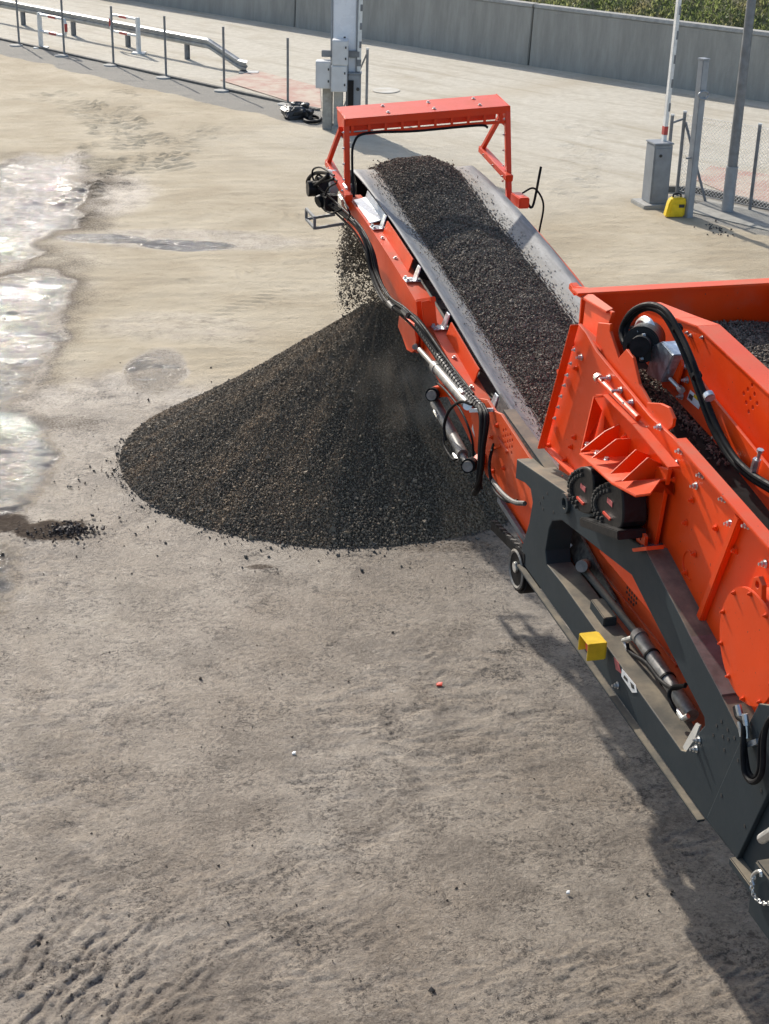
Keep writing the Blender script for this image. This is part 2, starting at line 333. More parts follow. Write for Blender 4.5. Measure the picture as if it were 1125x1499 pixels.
    c = s.mix(s.math('MULTIPLY', s.ramp(s.vor(p, 16), 0.12, 0.05), 0.35), c, (0.06, 0.05, 0.04))
    gl = s.ramp(s.math('ADD', wet, s.math('MULTIPLY', s.math('SUBTRACT', n_mid, 0.5), 0.55)), 0.0, 0.85)
    rough = s.math('SUBTRACT', s.ramp(n_cl, 0.3, 0.7, 0.40, 0.64), s.math('MULTIPLY', gl, 0.52))
    rough = s.mix(s.ramp(damp, 0.15, 0.7), (0.92, 0.92, 0.92), rough)
    h = s.math('ADD', s.math('MULTIPLY', n_mid, 0.35), s.math('ADD', s.math('MULTIPLY', n_g, -0.55), s.math('ADD', s.math('MULTIPLY', n_g2, -0.35), s.math('MULTIPLY', n_sp, 0.18))))
    h = s.math('ADD', h, s.math('MULTIPLY', n_st, 0.22))
    h = s.math('MULTIPLY', h, s.ramp(wet, 0.3, 0.8, 1.0, 0.30))
    wv = s.n('ShaderNodeVectorMath', operation='ADD'); wn = s.n('ShaderNodeTexNoise'); s.set(wn.inputs['Vector'], p); wn.inputs['Scale'].default_value = 5.0; wn.inputs['Detail'].default_value = 3
    wm = s.n('ShaderNodeVectorMath', operation='SCALE'); s.set(wm.inputs[0], wn.outputs['Color']); wm.inputs['Scale'].default_value = 0.8; s.set(wv.inputs[0], p); s.set(wv.inputs[1], wm.outputs[0])
    crk = s.math('MULTIPLY', s.ramp(s.vor(wv.outputs[0], 2.1, 'Distance', 'DISTANCE_TO_EDGE'), 0.06, 0.012), s.math('MULTIPLY', s.math('MULTIPLY', s.ramp(n_cl, 0.56, 0.66), s.ramp(n_fin, 0.44, 0.56)), s.ramp(damp, 0.4, 0.9)))
    c = s.mix(s.math('MULTIPLY', crk, 0.8), c, (0.045, 0.036, 0.030)); h = s.math('SUBTRACT', h, s.math('MULTIPLY', crk, 0.35))
    nrm = s.bump(h, 0.75, 0.055)
    return s.out(c, s.mix(dr, rough, (0.95, 0.95, 0.95)), 0, nrm, 0, s.math('MULTIPLY', s.math('ADD', s.ramp(wet, 0.12, 0.42, 0.32, 0.10), s.ramp(wet, 0.6, 0.9, 0.0, 0.12)), s.math('SUBTRACT', 1.0, s.math('MULTIPLY', dr, 0.95))))
M['ground'] = ground_mat()
def speck(name, a, b, scale, rough=0.9):
    s = NT(name); p = s.n('ShaderNodeNewGeometry').outputs['Position']; n1 = s.noise(p, scale, 6, 0.7)
    return s.out(s.mix(s.ramp(n1, 0.35, 0.65), a, b), rough, 0, s.bump(n1, 0.2, 0.02))
M['pink'] = speck('faded_red_paint', (0.42, 0.24, 0.19), (0.49, 0.41, 0.32), 1.6)
M['paleline'] = speck('worn_white_line', (0.55, 0.53, 0.47), (0.46, 0.42, 0.34), 3.0)
M['slab'] = speck('grey_slab', (0.26, 0.25, 0.22), (0.36, 0.345, 0.30), 4.0)
M['edging'] = speck('dark_edging', (0.11, 0.105, 0.095), (0.17, 0.16, 0.14), 6.0)
M['bank'] = speck('bank_soil', (0.10, 0.115, 0.05), (0.20, 0.17, 0.09), 2.5)
def leaf():
    s = NT('bank_foliage'); g = s.n('ShaderNodeNewGeometry'); r_ = g.outputs['Random Per Island']; n1 = s.noise(g.outputs['Position'], 0.8, 3)
    c = s.mix(r_, (0.15, 0.20, 0.06), (0.38, 0.41, 0.17)); c = s.mix(s.ramp(n1, 0.5, 0.68, 0, 0.8), c, (0.42, 0.36, 0.20))
    s.out(c, 0.6); tr = s.n('ShaderNodeBsdfTranslucent'); s.set(tr.inputs[0], c); mx = s.n('ShaderNodeMixShader'); mx.inputs[0].default_value = 0.45
    s.t.links.new(s.b.outputs[0], mx.inputs[1]); s.t.links.new(tr.outputs[0], mx.inputs[2]); s.t.links.new(mx.outputs[0], s.t.nodes['Material Output'].inputs[0]); return s.m
M['leaf'] = leaf()

# ================================================================== the setting
FD = np.array([0.692, -0.722]); FN = np.array([0.722, 0.692])       # the fence line runs along FD; FN points to the track
FP = np.array([-2.74, 40.5])
def fence_d(x, y): return (x - FP[0]) * FN[0] + (y - FP[1]) * FN[1]
def fence_s(x, y): return (x - FP[0]) * FD[0] + (y - FP[1]) * FD[1]
PILE = np.array([-0.12, 17.55]); PBC = np.array([-0.52, 17.08]); PR, PHT = 2.60, 1.80      # crown, centre of the foot, radius, height

def make_ground():
    ys = [-300, -60, -15, 0, 4]; y = 5.2
    while y < 66: ys.append(y); y *= 1.0 + 0.0021 + 0.0006 * (y > 28)
    ys += [75, 95, 140, 250, 600, 1500]
    ss = list(-np.array([300, 60, 15, 5, 2, 1, .7, .55])) + list(np.linspace(-0.38, 0.44, 430)) + [.6, .75, 1, 2, 5, 15, 60, 300]
    ys = np.array(ys); ss = np.array(ss); Y, S = np.meshgrid(ys, ss, indexing='ij'); X = S * np.maximum(Y, 5.2)
    d = fence_d(X, Y); sf = fence_s(X, Y); D = np.hypot(X, Y)
    # zones: damp near the viewer, dry sand beyond, wet pool to the left, pale track behind the fence
    n = fbm(X * 0.35, Y * 0.35, 4, 3) - 0.5
    damp = sstep(21.5, 15.0, Y + 5.0 * n + 0.25 * X)
    def blob(px, py, rx, ry, soft=0.5, nz=0.6, sc=0.9, seed=5):
        c = gnd(px, py); e = np.sqrt(((X - c[0]) / rx) ** 2 + ((Y - c[1]) / ry) ** 2) + nz * (fbm(X * sc, Y * sc, 4, seed) - 0.5)
        return sstep(1.0 + soft * 0.5, 1.0 - soft * 0.5, e)
    wet = np.maximum.reduce([blob(-25, 330, 1.4, 5.4, 0.7, 0.8), blob(-30, 500, 1.15, 3.2, 0.7, 0.8, seed=6), blob(-40, 690, 0.8, 2.2, 0.7, 0.8, seed=7), blob(-60, 880, 0.5, 1.4, 0.9, seed=38) * 0.6,
                             blob(140, 650, 1.35, 2.4, 0.9, seed=17) * 0.24, blob(130, 870, 1.3, 1.6, 1.0, seed=18) * 0.24, blob(90, 1130, 0.8, 1.0, 1.0, seed=19) * 0.24, blob(420, 1020, 1.2, 1.2, 1.2, seed=37) * 0.18,
                             blob(270, 358, 0.9, 0.40, seed=8) * 0.75, blob(150, 350, 0.8, 0.3, seed=9) * 0.8, blob(225, 545, 0.5, 0.9, seed=10) * 0.6])
    damp = np.maximum.reduce([damp, np.minimum(1, wet * 1.6), blob(-20, 420, 1.9, 7.0, 0.8) * 0.42, blob(120, 640, 1.7, 2.3, 0.7, seed=12), wet, blob(140, 290, 1.2, 2.2, 0.8, seed=14) * 0.6, blob(300, 350, 2.5, 0.9, 0.8, seed=15) * 0.55, blob(260, 480, 1.6, 0.9, 0.8, seed=16) * 0.45])
    dirt_shade = np.maximum.reduce([blob(75, 775, 0.40, 0.26, 0.9, 1.3, 3.0, 20), blob(0, 765, 0.5, 0.24, 1.0, 1.2, 3.0, 21) * 0.85, blob(100, 620, 0.6, 0.36, 1.2, 1.4, 2, 22) * 0.5, blob(30, 1380, 0.55, 0.7, 0.9, 0.9, 2, 23) * 0.3,
                              blob(385, 830, 0.14, 0.07, 1.0, 1.6, 8, 24) * 0.7, blob(0, 235, 1.0, 1.6, 1.2, 1.2, 1, 25) * 0.5,
                              blob(130, 1420, 0.8, 0.5, 1.0, 1.0, 2.5, 26) * 0.32, blob(330, 1320, 0.8, 0.35, 1.0, 1.2, 2.5, 27) * 0.3, blob(640, 800, 0.7, 0.2, 0.9, 0.9, 3, 28) * 0.5])  # last patch paints the conveyor's shadow into the ground colour; the rest is dirt
    grey = np.zeros_like(X)
    dd = d + 0.5 * (fbm(X * 1.2, Y * 1.2, 3, 31) - 0.5)
    verge = sstep(-1.7, -1.35, dd) * sstep(0.05, -0.05, d) * sstep(3.4, 2.2, sf + 0.6 * n)
    vr = sstep(-2.0, -1.2, dd) * sstep(0.6, 0.4, d) * sstep(12.3, 12.8, sf) * 0.9
    grey = np.maximum(verge, vr)
    gate = sstep(0.5, 3.5, sf) * sstep(13.0, 11.5, sf); track = np.where(d > 0, 1.0 - gate, 0.0); track = np.maximum(track, gate * sstep(-8, 3, dd + 2.0 * n))
    rim = np.maximum(blob(-20, 330, 2.1, 6.2, 0.9, 0.9), blob(-20, 480, 1.7, 4.0, 0.9, 0.9, seed=6)); dirt_shade = np.maximum(dirt_shade, 0.66 * rim * (1 - sstep(0.35, 0.75, wet)))
    # the wet ground is broken by clods and drier streaks
    brk = fbm(X * 0.8 + 0.2 * Y, Y * 1.9, 4, 33, 0.6); wet = np.where(wet > 0.3, wet * (0.66 + 0.34 * sstep(0.34, 0.58, brk)), wet)
    # relief
    rel = sstep(0.4, -0.8, d)
    Z = 0.016 * (fbm(X * 0.9, Y * 0.9, 4, 41) - 0.5) + rel * 0.006 * (fbm(X * 4.5, Y * 4.5, 4, 42, 0.6) - 0.5)
    Z += rel * 0.030 * (fbm(X * 0.35, Y * 0.8, 3, 43) - 0.5)
    stre = fbm(X * 1.4 + 0.6 * Y, Y * 5.5 - 1.2 * X, 4, 44, 0.6)
    Z += rel * sstep(15, 19, Y) * 0.030 * (stre - 0.5) * (1 - 0.6 * wet)
    # clods torn out by the tracks, in patches
    cl = fbm(X * 9, Y * 9, 3, 45, 0.6); pat = sstep(0.47, 0.62, fbm(X * 0.8, Y * 0.8, 3, 46))
    Z += rel * 0.006 * sstep(0.58, 0.72, cl) * pat * sstep(22, 14, Y)
    Z -= 0.008 * sstep(0.62, 0.70, fbm(X * 3.2 + 1.1 * Y, Y * 10 - 3 * X, 3, 47, 0.6)) * pat * sstep(20, 13, Y)
    Z += 0.035 * dirt_shade ** 2 * (fbm(X * 9, Y * 9, 4, 48, 0.65) - 0.2)
    Z += sstep(0.3, 0.8, wet) * (0.095 * (fbm(X * 1.8 + 0.2 * Y, Y * 5.0, 4, 49, 0.6) - 0.5) - 0.012)
    # crossing drag ridges
    def ridges(mask, p0, p1, pitch, amp, seed):
        a = gnd(*p0)[:2]; b = gnd(*p1)[:2]; t = (b - a) / np.linalg.norm(b - a); al = X * t[0] + Y * t[1]; ac = -X * t[1] + Y * t[0]
        ac = ac + 0.16 * (fbm(al * 2.5, ac * 2.5, 3, seed) - 0.5); rg = fbm(al * 0.30 / pitch, ac / pitch, 3, seed + 1, 0.55)
        return mask * amp * (sstep(0.38, 0.62, rg) - 0.5)
    Z += ridges(blob(60, 1420, 1.15, 0.85, 1.0, 0.8, 1.2, 30), (20, 1450), (80, 1390), 0.055, 0.021, 80)
    Z += ridges(blob(330, 1330, 1.2, 0.7, 1.2, 0.9, 1.2, 34), (300, 1350), (360, 1320), 0.05, 0.008, 82) + ridges(blob(640, 1040, 0.9, 1.2, 1.0, 1.0, 1.5, 35), (600, 930), (640, 925), 0.07, 0.014, 84)
    Z += ridges(blob(950, 1440, 1.0, 0.4, 1.0, 1.0, 1.5, 36), (920, 1440), (960, 1425), 0.06, 0.012, 86)
    # lug prints left by tyres and tracks
    def tread(px0, px1, width, pitch, ang, amp, seed, bend=0.0):
        a = gnd(*px0)[:2]; b = gnd(*px1)[:2]; t = (b - a) / np.linalg.norm(b - a); nn = np.array([-t[1], t[0]]); ln = np.linalg.norm(b - a)
        s_ = (X - a[0]) * t[0] + (Y - a[1]) * t[1]; o = (X - a[0]) * nn[0] + (Y - a[1]) * nn[1] - bend * s_ * (ln - s_) / ln
        wob = 0.11 * (fbm(X * 2.6, Y * 2.6, 4, seed, 0.6) - 0.5)
        m_ = sstep(width / 2 + 0.05, width / 2 - 0.08, np.abs(o + wob * 4)) * sstep(-0.4, 0.3, s_) * sstep(ln + 0.4, ln - 0.3, s_)
        m_ *= sstep(0.42, 0.62, fbm(X * 1.3 + 3, Y * 1.3, 3, seed + 2))
        ph = (s_ + np.abs(o) * ang + wob * 2.0) / pitch
        lug = sstep(0.30, 0.75, 0.5 + 0.5 * np.cos(2 * math.pi * ph)) * (0.45 + 0.8 * fbm(X * 5, Y * 5, 2, seed + 1))
        return m_ * (amp * lug - amp * 0.3), m_
    marks = np.zeros_like(X)
    for a in [ ((690, 1010), (820, 930), 0.6, 0.19, 0.3, 0.024, 64, 0.1), ((780, 1420), (1020, 1390), 0.35, 0.09, 0.9, 0.008, 65, 0.0), ((590, 900), (680, 1110), 0.4, 0.17, 0.8, 0.008, 66, 0.0),
              ((30, 130), (230, 250), 1.6, 0.30, 0.4, 0.055, 67, 0.3), ((150, 120), (60, 330), 1.4, 0.28, 0.3, 0.055, 68, 0.2), ((300, 180), (60, 300), 1.2, 0.25, 0.3, 0.045, 69, 0.2), ((230, 330), (500, 300), 1.2, 0.25, 0.4, 0.02, 70, 0),
              ((835, 170), (825, 290), 0.55, 0.19, 0.0, 0.034, 71, 0), ((880, 170), (850, 300), 0.55, 0.19, 0.0, 0.034, 72, 0), ((240, 420), (430, 380), 0.8, 0.2, 0.5, 0.022, 73, 0.1), ((300, 480), (480, 400), 0.7, 0.2, 0.5, 0.02, 74, 0.0)]:
        h, m_ = tread(*a); Z += h; marks = np.maximum(marks, m_ * (a[0][1] > 900))
    damp = np.where(d > -0.2, 0.0, damp)
    # dry tyre streaks crossing the sand and the track
    co = np.stack([X, Y, np.where(np.hypot(X, Y) > 80, 0, Z)], -1).reshape(-1, 3)
    ny, nx = X.shape; i = np.arange(ny - 1)[:, None] * nx + np.arange(nx - 1)[None]
    Fc = np.stack([i, i + 1, i + nx + 1, i + nx], -1).reshape(-1, 4)
    o = tri_mesh('ground', co, Fc, M['ground'], None, True)
    at = o.data.attributes.new('zone', 'FLOAT_COLOR', 'POINT')
    at.data.foreach_set('color', np.stack([damp, wet, grey, dirt_shade], -1).astype(np.float32).ravel())
    at = o.data.attributes.new('dirt_shade', 'FLOAT', 'POINT'); at.data.foreach_set('value', dirt_shade.astype(np.float32).ravel())
    at = o.data.attributes.new('track', 'FLOAT', 'POINT'); at.data.foreach_set('value', track.astype(np.float32).ravel())
    tag(o, 'damp grey-brown mud turning to dry pale sand further back', kind='structure'); return o
make_ground()

def strip(name, pts, mat, z=0.03, thick=0.03, label=None):
    b = MB(); b.prism([(p[0], p[1], z - thick) for p in pts], (0, 0, thick)); o = b.build(name, mat); tag(o, label, kind='structure'); return o
def along(s, d): q = FP + FD * s + FN * d; return q
strip('painted_run_off', [gnd(322, 118), gnd(375, 104), gnd(468, 128), gnd(470, 160), gnd(425, 150)], M['pink'], 0.022, 0.01, 'faded pink paint on the track beside the mast')
strip('painted_run_off', [gnd(1012, 262), gnd(1040, 244), gnd(1200, 268), gnd(1200, 312), gnd(1100, 300)], M['pink'], 0.022, 0.01, 'faded pink paint on the track behind the wire mesh')
strip('pale_patch', [gnd(565 + 20 * math.cos(t), 133 + 4 * math.sin(t)) for t in np.linspace(0, 6.1, 24)], M['paleline'], 0.02, 0.01, 'pale oval patch on the track right of the mast')
strip('paved_slab', [along(13.2, -0.15), along(20, -0.15), along(20, -1.45), along(13.4, -1.3)], M['slab'], 0.018, 0.05, 'grey paved slab in front of the wire mesh fence')
strip('kerb_edging', [along(-26, 0.05), along(1.2, 0.05), along(1.2, -0.07), along(-26, -0.07)], M['edging'], 0.055, 0.10, 'dark low edging along the foot of the fence posts')
strip('kerb_edging', [along(12.6, 0.22), along(20, 0.22), along(20, 0.10), along(12.6, 0.10)], M['edging'], 0.12, 0.16, 'dark low edging under the wire mesh fence')
strip('kerb_edging', [along(11.95, -0.45), along(12.6, 0.22), along(12.6, 0.10), along(12.05, -0.5)], M['edging'], 0.12, 0.16, 'short dark edging returning to the barrier cabinet')

# concrete wall behind the track, one panel after another
def make_wall():
    W0 = gnd(430, 40)[:2]; W1_ = gnd(772, 96)[:2]; W2_ = gnd(1125, 150)[:2]
    d01 = (W1_ - W0); d01 /= np.linalg.norm(d01); d12 = (W2_ - W1_); d12 /= np.linalg.norm(d12); ln = np.linalg.norm(W1_ - W0)
    dl = np.array([d01[0] * 0.97 - d01[1] * 0.2, d01[1] * 0.97 + d01[0] * 0.2]) * 1.0
    pts = [W0 - 3 * ln * d01 , W0 - 2 * ln * d01, W0 - ln * d01, W0, W1_, W1_ + ln * d12, W1_ + 2 * ln * d12, W1_ + 3 * ln * d12]
    root = empty('concrete_wall', (W1_[0], W1_[1], 0)); tag(root, 'long dark grey concrete retaining wall of panels below the grass bank', 'wall')
    H_ = 1.66
    for a, b in zip(pts[:-1], pts[1:]):
        t = (b - a) / np.linalg.norm(b - a); nn = np.array([-t[1], t[0]]); nn = nn if nn[1] > 0 else -nn
        a2 = a + t * 0.03; b2 = b - t * 0.03; o = lambda q, off, z: (q[0] + nn[0] * off - W1_[0], q[1] + nn[1] * off - W1_[1], z)
        m_ = MB(); m_.prism([o(a2, 0, -0.3), o(a2, 0.10, H_), o(a2, 0.42, H_), o(a2, 0.5, -0.3)], (b2[0] - a2[0], b2[1] - a2[1], 0)); p = m_.build('panel', M['wall'], root, 0.02)
        m_ = MB(); m_.prism([o(a2, 0.07, H_ + .002), o(a2, 0.10, H_ + 0.10), o(a2, 0.45, H_ + 0.10), o(a2, 0.46, H_ + .002)], (b2[0] - a2[0], b2[1] - a2[1], 0)); m_.build('coping', M['conc'], p, 0.015)
    return pts
WP = make_wall()
# grass bank rising behind the wall
def make_bank():
    vs = []; fs = []; rows = [(0.40, 1.45), (1.2, 2.0), (3, 3.0), (6, 4.6), (12, 7.5), (30, 13), (60, 18)]
    P = []
    for k, p in enumerate(WP):
        t = WP[min(k + 1, len(WP) - 1)] - WP[max(k - 1, 0)]; t /= np.linalg.norm(t); nn = np.array([-t[1], t[0]]); nn = nn if nn[1] > 0 else -nn
        P.append((p, nn))
    V = [(p[0] + nn[0] * r, p[1] + nn[1] * r, z) for p, nn in P for r, z in rows]; nr = len(rows)
    Fc = np.array([(i * nr + j, (i + 1) * nr + j, (i + 1) * nr + j + 1, i * nr + j + 1) for i in range(len(P) - 1) for j in range(nr - 1)])
    o = tri_mesh('grass_bank', np.array(V), Fc, M['bank'], None, False); tag(o, 'grassy earth bank rising behind the concrete wall', kind='structure')
    # ground cover leaves and blades over the lower slope
    N = 52000; a = WP[3] - (WP[4] - WP[3]) * 0.4; b = WP[6]
    t = rng.uniform(0, 1, N); i0 = 3; base = np.zeros((N, 2)); nn = np.zeros((N, 2))
    seg = rng.choice([3, 4, 5], N, p=[0.25, 0.45, 0.30])
    for k in (3, 4, 5):
        q = seg == k; d = WP[k + 1] - WP[k]; n_ = np.array([-d[1], d[0]]) / np.linalg.norm(d); n_ = n_ if n_[1] > 0 else -n_
        base[q] = WP[k][None] + d[None] * t[q][:, None]; nn[q] = n_
    r = 0.5 + 5.5 * rng.uniform(0, 1, N) ** 1.3; z = np.interp(r, [x[0] for x in rows], [x[1] for x in rows])
    xy = base + nn * r[:, None]; cl = fbm(xy[:, 0] * 1.1, xy[:, 1] * 1.1, 3, 77); z = z + 0.5 * np.maximum(cl - 0.42, 0) * rng.uniform(0, 1.6, N)
    C = np.c_[xy, z]; ln = rng.uniform(0.07, 0.20, N); wd = ln * rng.uniform(0.12, 0.4, N)
    ang = rng.uniform(0, 2 * math.pi, N); til = rng.uniform(0.2, 1.3, N)
    D = np.c_[np.cos(ang) * np.cos(til), np.sin(ang) * np.cos(til), np.sin(til)]; S_ = np.c_[-np.sin(ang), np.cos(ang), rng.uniform(-.5, .5, N)]
    V = np.stack([C, C + D * ln[:, None] * 0.5 + S_ * wd[:, None] * 0.5, C + D * ln[:, None], C + D * ln[:, None] * 0.5 - S_ * wd[:, None] * 0.5], 1).reshape(-1, 3)
    Fc = np.arange(N * 4).reshape(-1, 4); o = tri_mesh('bank_ground_cover', V, Fc, M['leaf']); tag(o, 'low green leaves and grass covering the bank above the wall', 'ground cover', kind='stuff')
make_bank()

# ================================================================== things beside the track
def local(o, p): return (p[0] - o.location.x, p[1] - o.location.y, p[2])
ORD = ['leftmost', 'second', 'third', 'fourth', 'fifth', 'sixth']
for k, (px, py) in enumerate([(28, 66), (94, 81), (166, 95), (243, 113), (328, 132), (421, 152)]):
    b = gnd(px, py); r0 = empty('fence_post', (b[0], b[1], 0))
    MB().cyl((0, 0, -0.2), (0, 0, 1.60), 0.032, n=10).build('post', M['postgrey'], r0)
    MB().cyl((0, 0, 1.601), (0, 0, 1.625), 0.036, n=10).build('cap', M['postgrey'], r0)
    m_ = MB(); m_.cyl((-0.06, -0.18, -0.1), (-0.06, -0.18, 0.035), 0.26, 0.2, n=11); m_.build('footing', M['conc'], r0)
    tag(r0, ('leftmost' if k == 0 else ORD[k] + ' from left') + ' of the thin grey steel posts along the track edging', 'post', 'thin posts along the track')

# guard rail
def guard_rail():
    a = gnd(270, 87)[:2]; r0 = empty('guard_rail', (a[0], a[1], 0)); tag(r0, 'galvanised steel guard rail with sloping end beside the track', 'guard rail')
    q0 = gnd(-60, 27 - 12, 0)[:2]; far = gnd(0, 41, 0)[:2]
    d = (gnd(270, 87)[:2] - gnd(75, 47)[:2]); d /= np.linalg.norm(d); d = FD
    top = a + d * 1.15; end = a + d * 3.0; far = a - d * 16
    prof = [(0.0, 0.31), (0.03, 0.28), (0.07, 0.26), (0.07, 0.20), (0.02, 0.17), (0.02, 0.14), (0.07, 0.11), (0.07, 0.05), (0.03, 0.03), (0.0, 0.0)]
    prof = prof + [(x - 0.012, z) for x, z in prof[::-1]]
    def sect(q, z0): return [(q[0] - FN[0] * x - a[0], q[1] - FN[1] * x - a[1], z0 + z) for x, z in prof]
    S_ = [sect(far, 0.44), sect(top, 0.44), sect(top + d * 0.08, 0.425), sect(end - d * 0.38, 0.035), sect(end, 0.02)]
    m_ = MB(); n = len(prof)
    for A, B in zip(S_[:-1], S_[1:]): m_.add(A + B, [(i, (i + 1) % n, n + (i + 1) % n, n + i) for i in range(n)])
    m_.add(S_[0], [tuple(range(n))]); m_.add(S_[-1], [tuple(range(n))]); m_.build('beam', M['rail'], r0, 0, 25)
    m_ = MB(); m_.bx((end[0] - a[0] - 0.25, end[1] - a[1] - 0.2, 0.0), (end[0] - a[0] + 0.3, end[1] - a[1] + 0.2, 0.035)); m_.build('end_plate', M['rail'], r0)
    for s_ in (0.0, -3.05, -6.1, -9.15, -12.2):
        q = d * s_ + FN * 0.1; m_ = MB()
        R = np.array([[FD[0], FN[0], 0], [FD[1], FN[1], 0], [0, 0, 1.0]])
        m_.box((q[0], q[1], 0.2), (0.015, 0.14, 1.0), R); m_.box((q[0] - FN[0] * .065, q[1] - FN[1] * .065, 0.2), (0.08, 0.015, 1.0), R); m_.box((q[0] + FN[0] * .065, q[1] + FN[1] * .065, 0.2), (0.08, 0.015, 1.0), R)
        m_.build('post', M['postgrey'], r0)
guard_rail()

# red and white hoop barriers
def hoop(base, direction, label):
    b = gnd(*base); r0 = empty('hoop_barrier', (b[0], b[1], 0)); tag(r0, label, 'barrier', 'white hoop barriers with red bands')
    e = np.array([FD[0], FD[1], 0]) * direction
    MB().box((0, 0, 0.42), (0.11, 0.11, 1.24), np.array([[FD[0], FN[0], 0], [FD[1], FN[1], 0], [0, 0, 1.0]])).build('post', M['whitepaint'], r0, 0.01)
    MB().bx((-0.2, -0.2, 0.0), (0.2, 0.2, 0.03)).build('base_plate', M['whitepaint'], r0)
    P = [(0, 0, 0.92)]
    pts = [e * 0.05 + [0, 0, 0.98], e * 1.25 + [0, 0, 0.98], e * 1.42 + [0, 0, 0.90], e * 1.45 + [0, 0, 0.75], e * 1.42 + [0, 0, 0.58], e * 1.25 + [0, 0, 0.50], e * 0.05 + [0, 0, 0.50]]
    arm = MB().hose(pts, 0.042, 8, 5).build('hoop', M['whitepaint'], r0)
    for p, q in ((e * 0.55 + [0, 0, 0.98], e * 0.95 + [0, 0, 0.98]), (e * 0.55 + [0, 0, 0.50], e * 0.95 + [0, 0, 0.50]), (e * 1.455 + [0, 0, 0.86], e * 1.455 + [0, 0, 0.63])):
        MB().cyl(p, q, 0.048, n=8, caps=True).build('red_band', M['redpaint'], arm)
hoop((60, 70), 1, 'white hoop barrier with red bands, nearer the left picture edge')
hoop((203, 78), -1, 'white hoop barrier with red bands, right one of the pair')

# white mast with cabinets
def mast():
    b = gnd(497, 190); bx, by = b[0], b[1]; r0 = empty('sign_mast', (bx, by, 0), 0.0)
    tag(r0, 'tall pale blue-grey panel mast standing on twin concrete posts with cabinets', 'mast')
    S_ = 1 / 60.5       # metres per picture pixel at the mast
    Xp = lambda px: (px - 497) * S_
    Zp = lambda py: (190 - py) * S_ * 1.0 + 0.0
    for x0, x1, yy in ((472, 486, 0.0), (488, 501, -0.12)):
        MB().bx((Xp(x0), yy, -0.2), (Xp(x1), yy + 0.32, 1.30)).build('concrete_post', M['conc'], r0, 0.015)
    MB().bx((Xp(486), -0.3, -0.1), (Xp(540), 0.6, 0.11)).build('footing', M['conc'], r0, 0.02)
    MB().bx((Xp(485.5), 0.14, 1.05), (Xp(518), 0.30, 3.9)).build('panel', M['panel'], r0, 0.01)
    for x0, x1 in ((482.5, 485.2), (518.3, 521.5)):
        MB().bx((Xp(x0), 0.10, 1.0), (Xp(x1), 0.34, 3.95)).build('edge_rail', M['mastgrey'], r0, 0.008)
    MB().bx((Xp(470), 0.05, 1.65), (Xp(524), 0.13, 1.80)).build('cross_beam', M['postgrey'], r0, 0.01)
    MB().bx((Xp(505), 0.02, 0.1), (Xp(508), 0.12, 1.9)).build('conduit', M['postgrey'], r0)
    for x0, x1, y0, y1, dy in ((463, 484, 130, 93, 0.0), (484.6, 507, 133, 97, -0.12), (486, 508, 97, 63, -0.12)):
        m_ = MB(); m_.bx((Xp(x0), dy - 0.32, Zp(y0)), (Xp(x1), dy + 0.04, Zp(y1) - .004)); cb = m_.build('cabinet', M['cabinet'], r0, 0.012)
        m_ = MB(); m_.bx((Xp(x0) + 0.02, dy - 0.338, Zp(y0) + 0.02), (Xp(x1) - 0.02, dy - 0.318, Zp(y1) - 0.02)); dr = m_.build('door', M['cabinet'], cb, 0.006)
        for zz in (0.28, 0.72):
            m_ = MB(); m_.box((Xp(x1) - 0.05, dy - 0.345, Zp(y0) + zz * (Zp(y1) - Zp(y0))), (0.03, 0.02, 0.05)); m_.build('latch', M['stickblk'], cb)
    m_ = MB(); m_.bx((Xp(501), -0.14, Zp(62.5)), (Xp(504), -0.05, Zp(61))); m_.build('lock', M['stickblk'], r0)
    return bx, by, Xp, Zp
mbx, mby, mX, mZ = mast()
def striped_arm(parent, base, top, n, w0, band_mat):
    p = np.array(base, float); q = np.array(top, float); arm = MB().bar(p, q, w0, w0 * 1.5, (0, 1, 0)).build('arm', M['whitepaint'], parent, 0.006)
    for k in range(n):
        a = p + (q - p) * (k + 0.3) / n; b = p + (q - p) * (k + 0.66) / n; side = np.array([0.022 if k else 0.0, -0.003, 0])
        MB().bar(a + side, b + side, w0 * (0.55 if k else 1.12), w0 * 1.56, (0, 1, 0)).build('band', band_mat if k == 0 else M['postgrey'], arm)
def mast_barrier():
    r0 = empty('barrier_gate', (mbx, mby, 0)); tag(r0, 'barrier gate beside the mast, grey open housing with its arm raised', 'barrier gate')
    MB().bx((mX(507.5), -0.06, 0.1), (mX(526), 0.30, mZ(112))).build('housing', M['bargrey'], r0, 0.02)
    MB().bx((mX(507), -0.08, mZ(112) + .002), (mX(527), 0.32, mZ(110))).build('lid', M['bargrey'], r0, 0.01)
    MB().bx((mX(508.2), -0.085, 0.35), (mX(516), -0.062, mZ(120))).build('hatch', M['blkplastic'], r0, 0.005)
    MB().cyl((mX(522), -0.09, mZ(132)), (mX(522), -0.06, mZ(132)), 0.04).build('lock', M['stickblk'], r0)
    striped_arm(r0, (mX(522.5), 0.12, mZ(109)), (mX(525), 0.14, 4.2), 7, 0.09, M['postgrey'])
    MB().bar((mX(518), 0.36, mZ(112)), (mX(524.5), 0.40, 4.1), 0.05, 0.06).build('guide_rail', M['postgrey'], r0)
mast_barrier()
b = gnd(536, 160); r0 = empty('fence_post', (b[0], b[1], 0)); tag(r0, 'braced grey end post standing right behind the mast', 'post', 'thin posts along the track')
MB().cyl((0, 0, -0.2), (0, 0, 1.46), 0.035, n=10).build('post', M['postgrey'], r0); MB().cyl((0, 0, 1.461), (0, 0, 1.50), 0.04, n=10).build('cap', M['whitepaint'], r0)
MB().cyl((-0.02, 0, 1.35), (-0.62, 0.35, -0.1), 0.022, n=8).build('brace', M['postgrey'], r0)

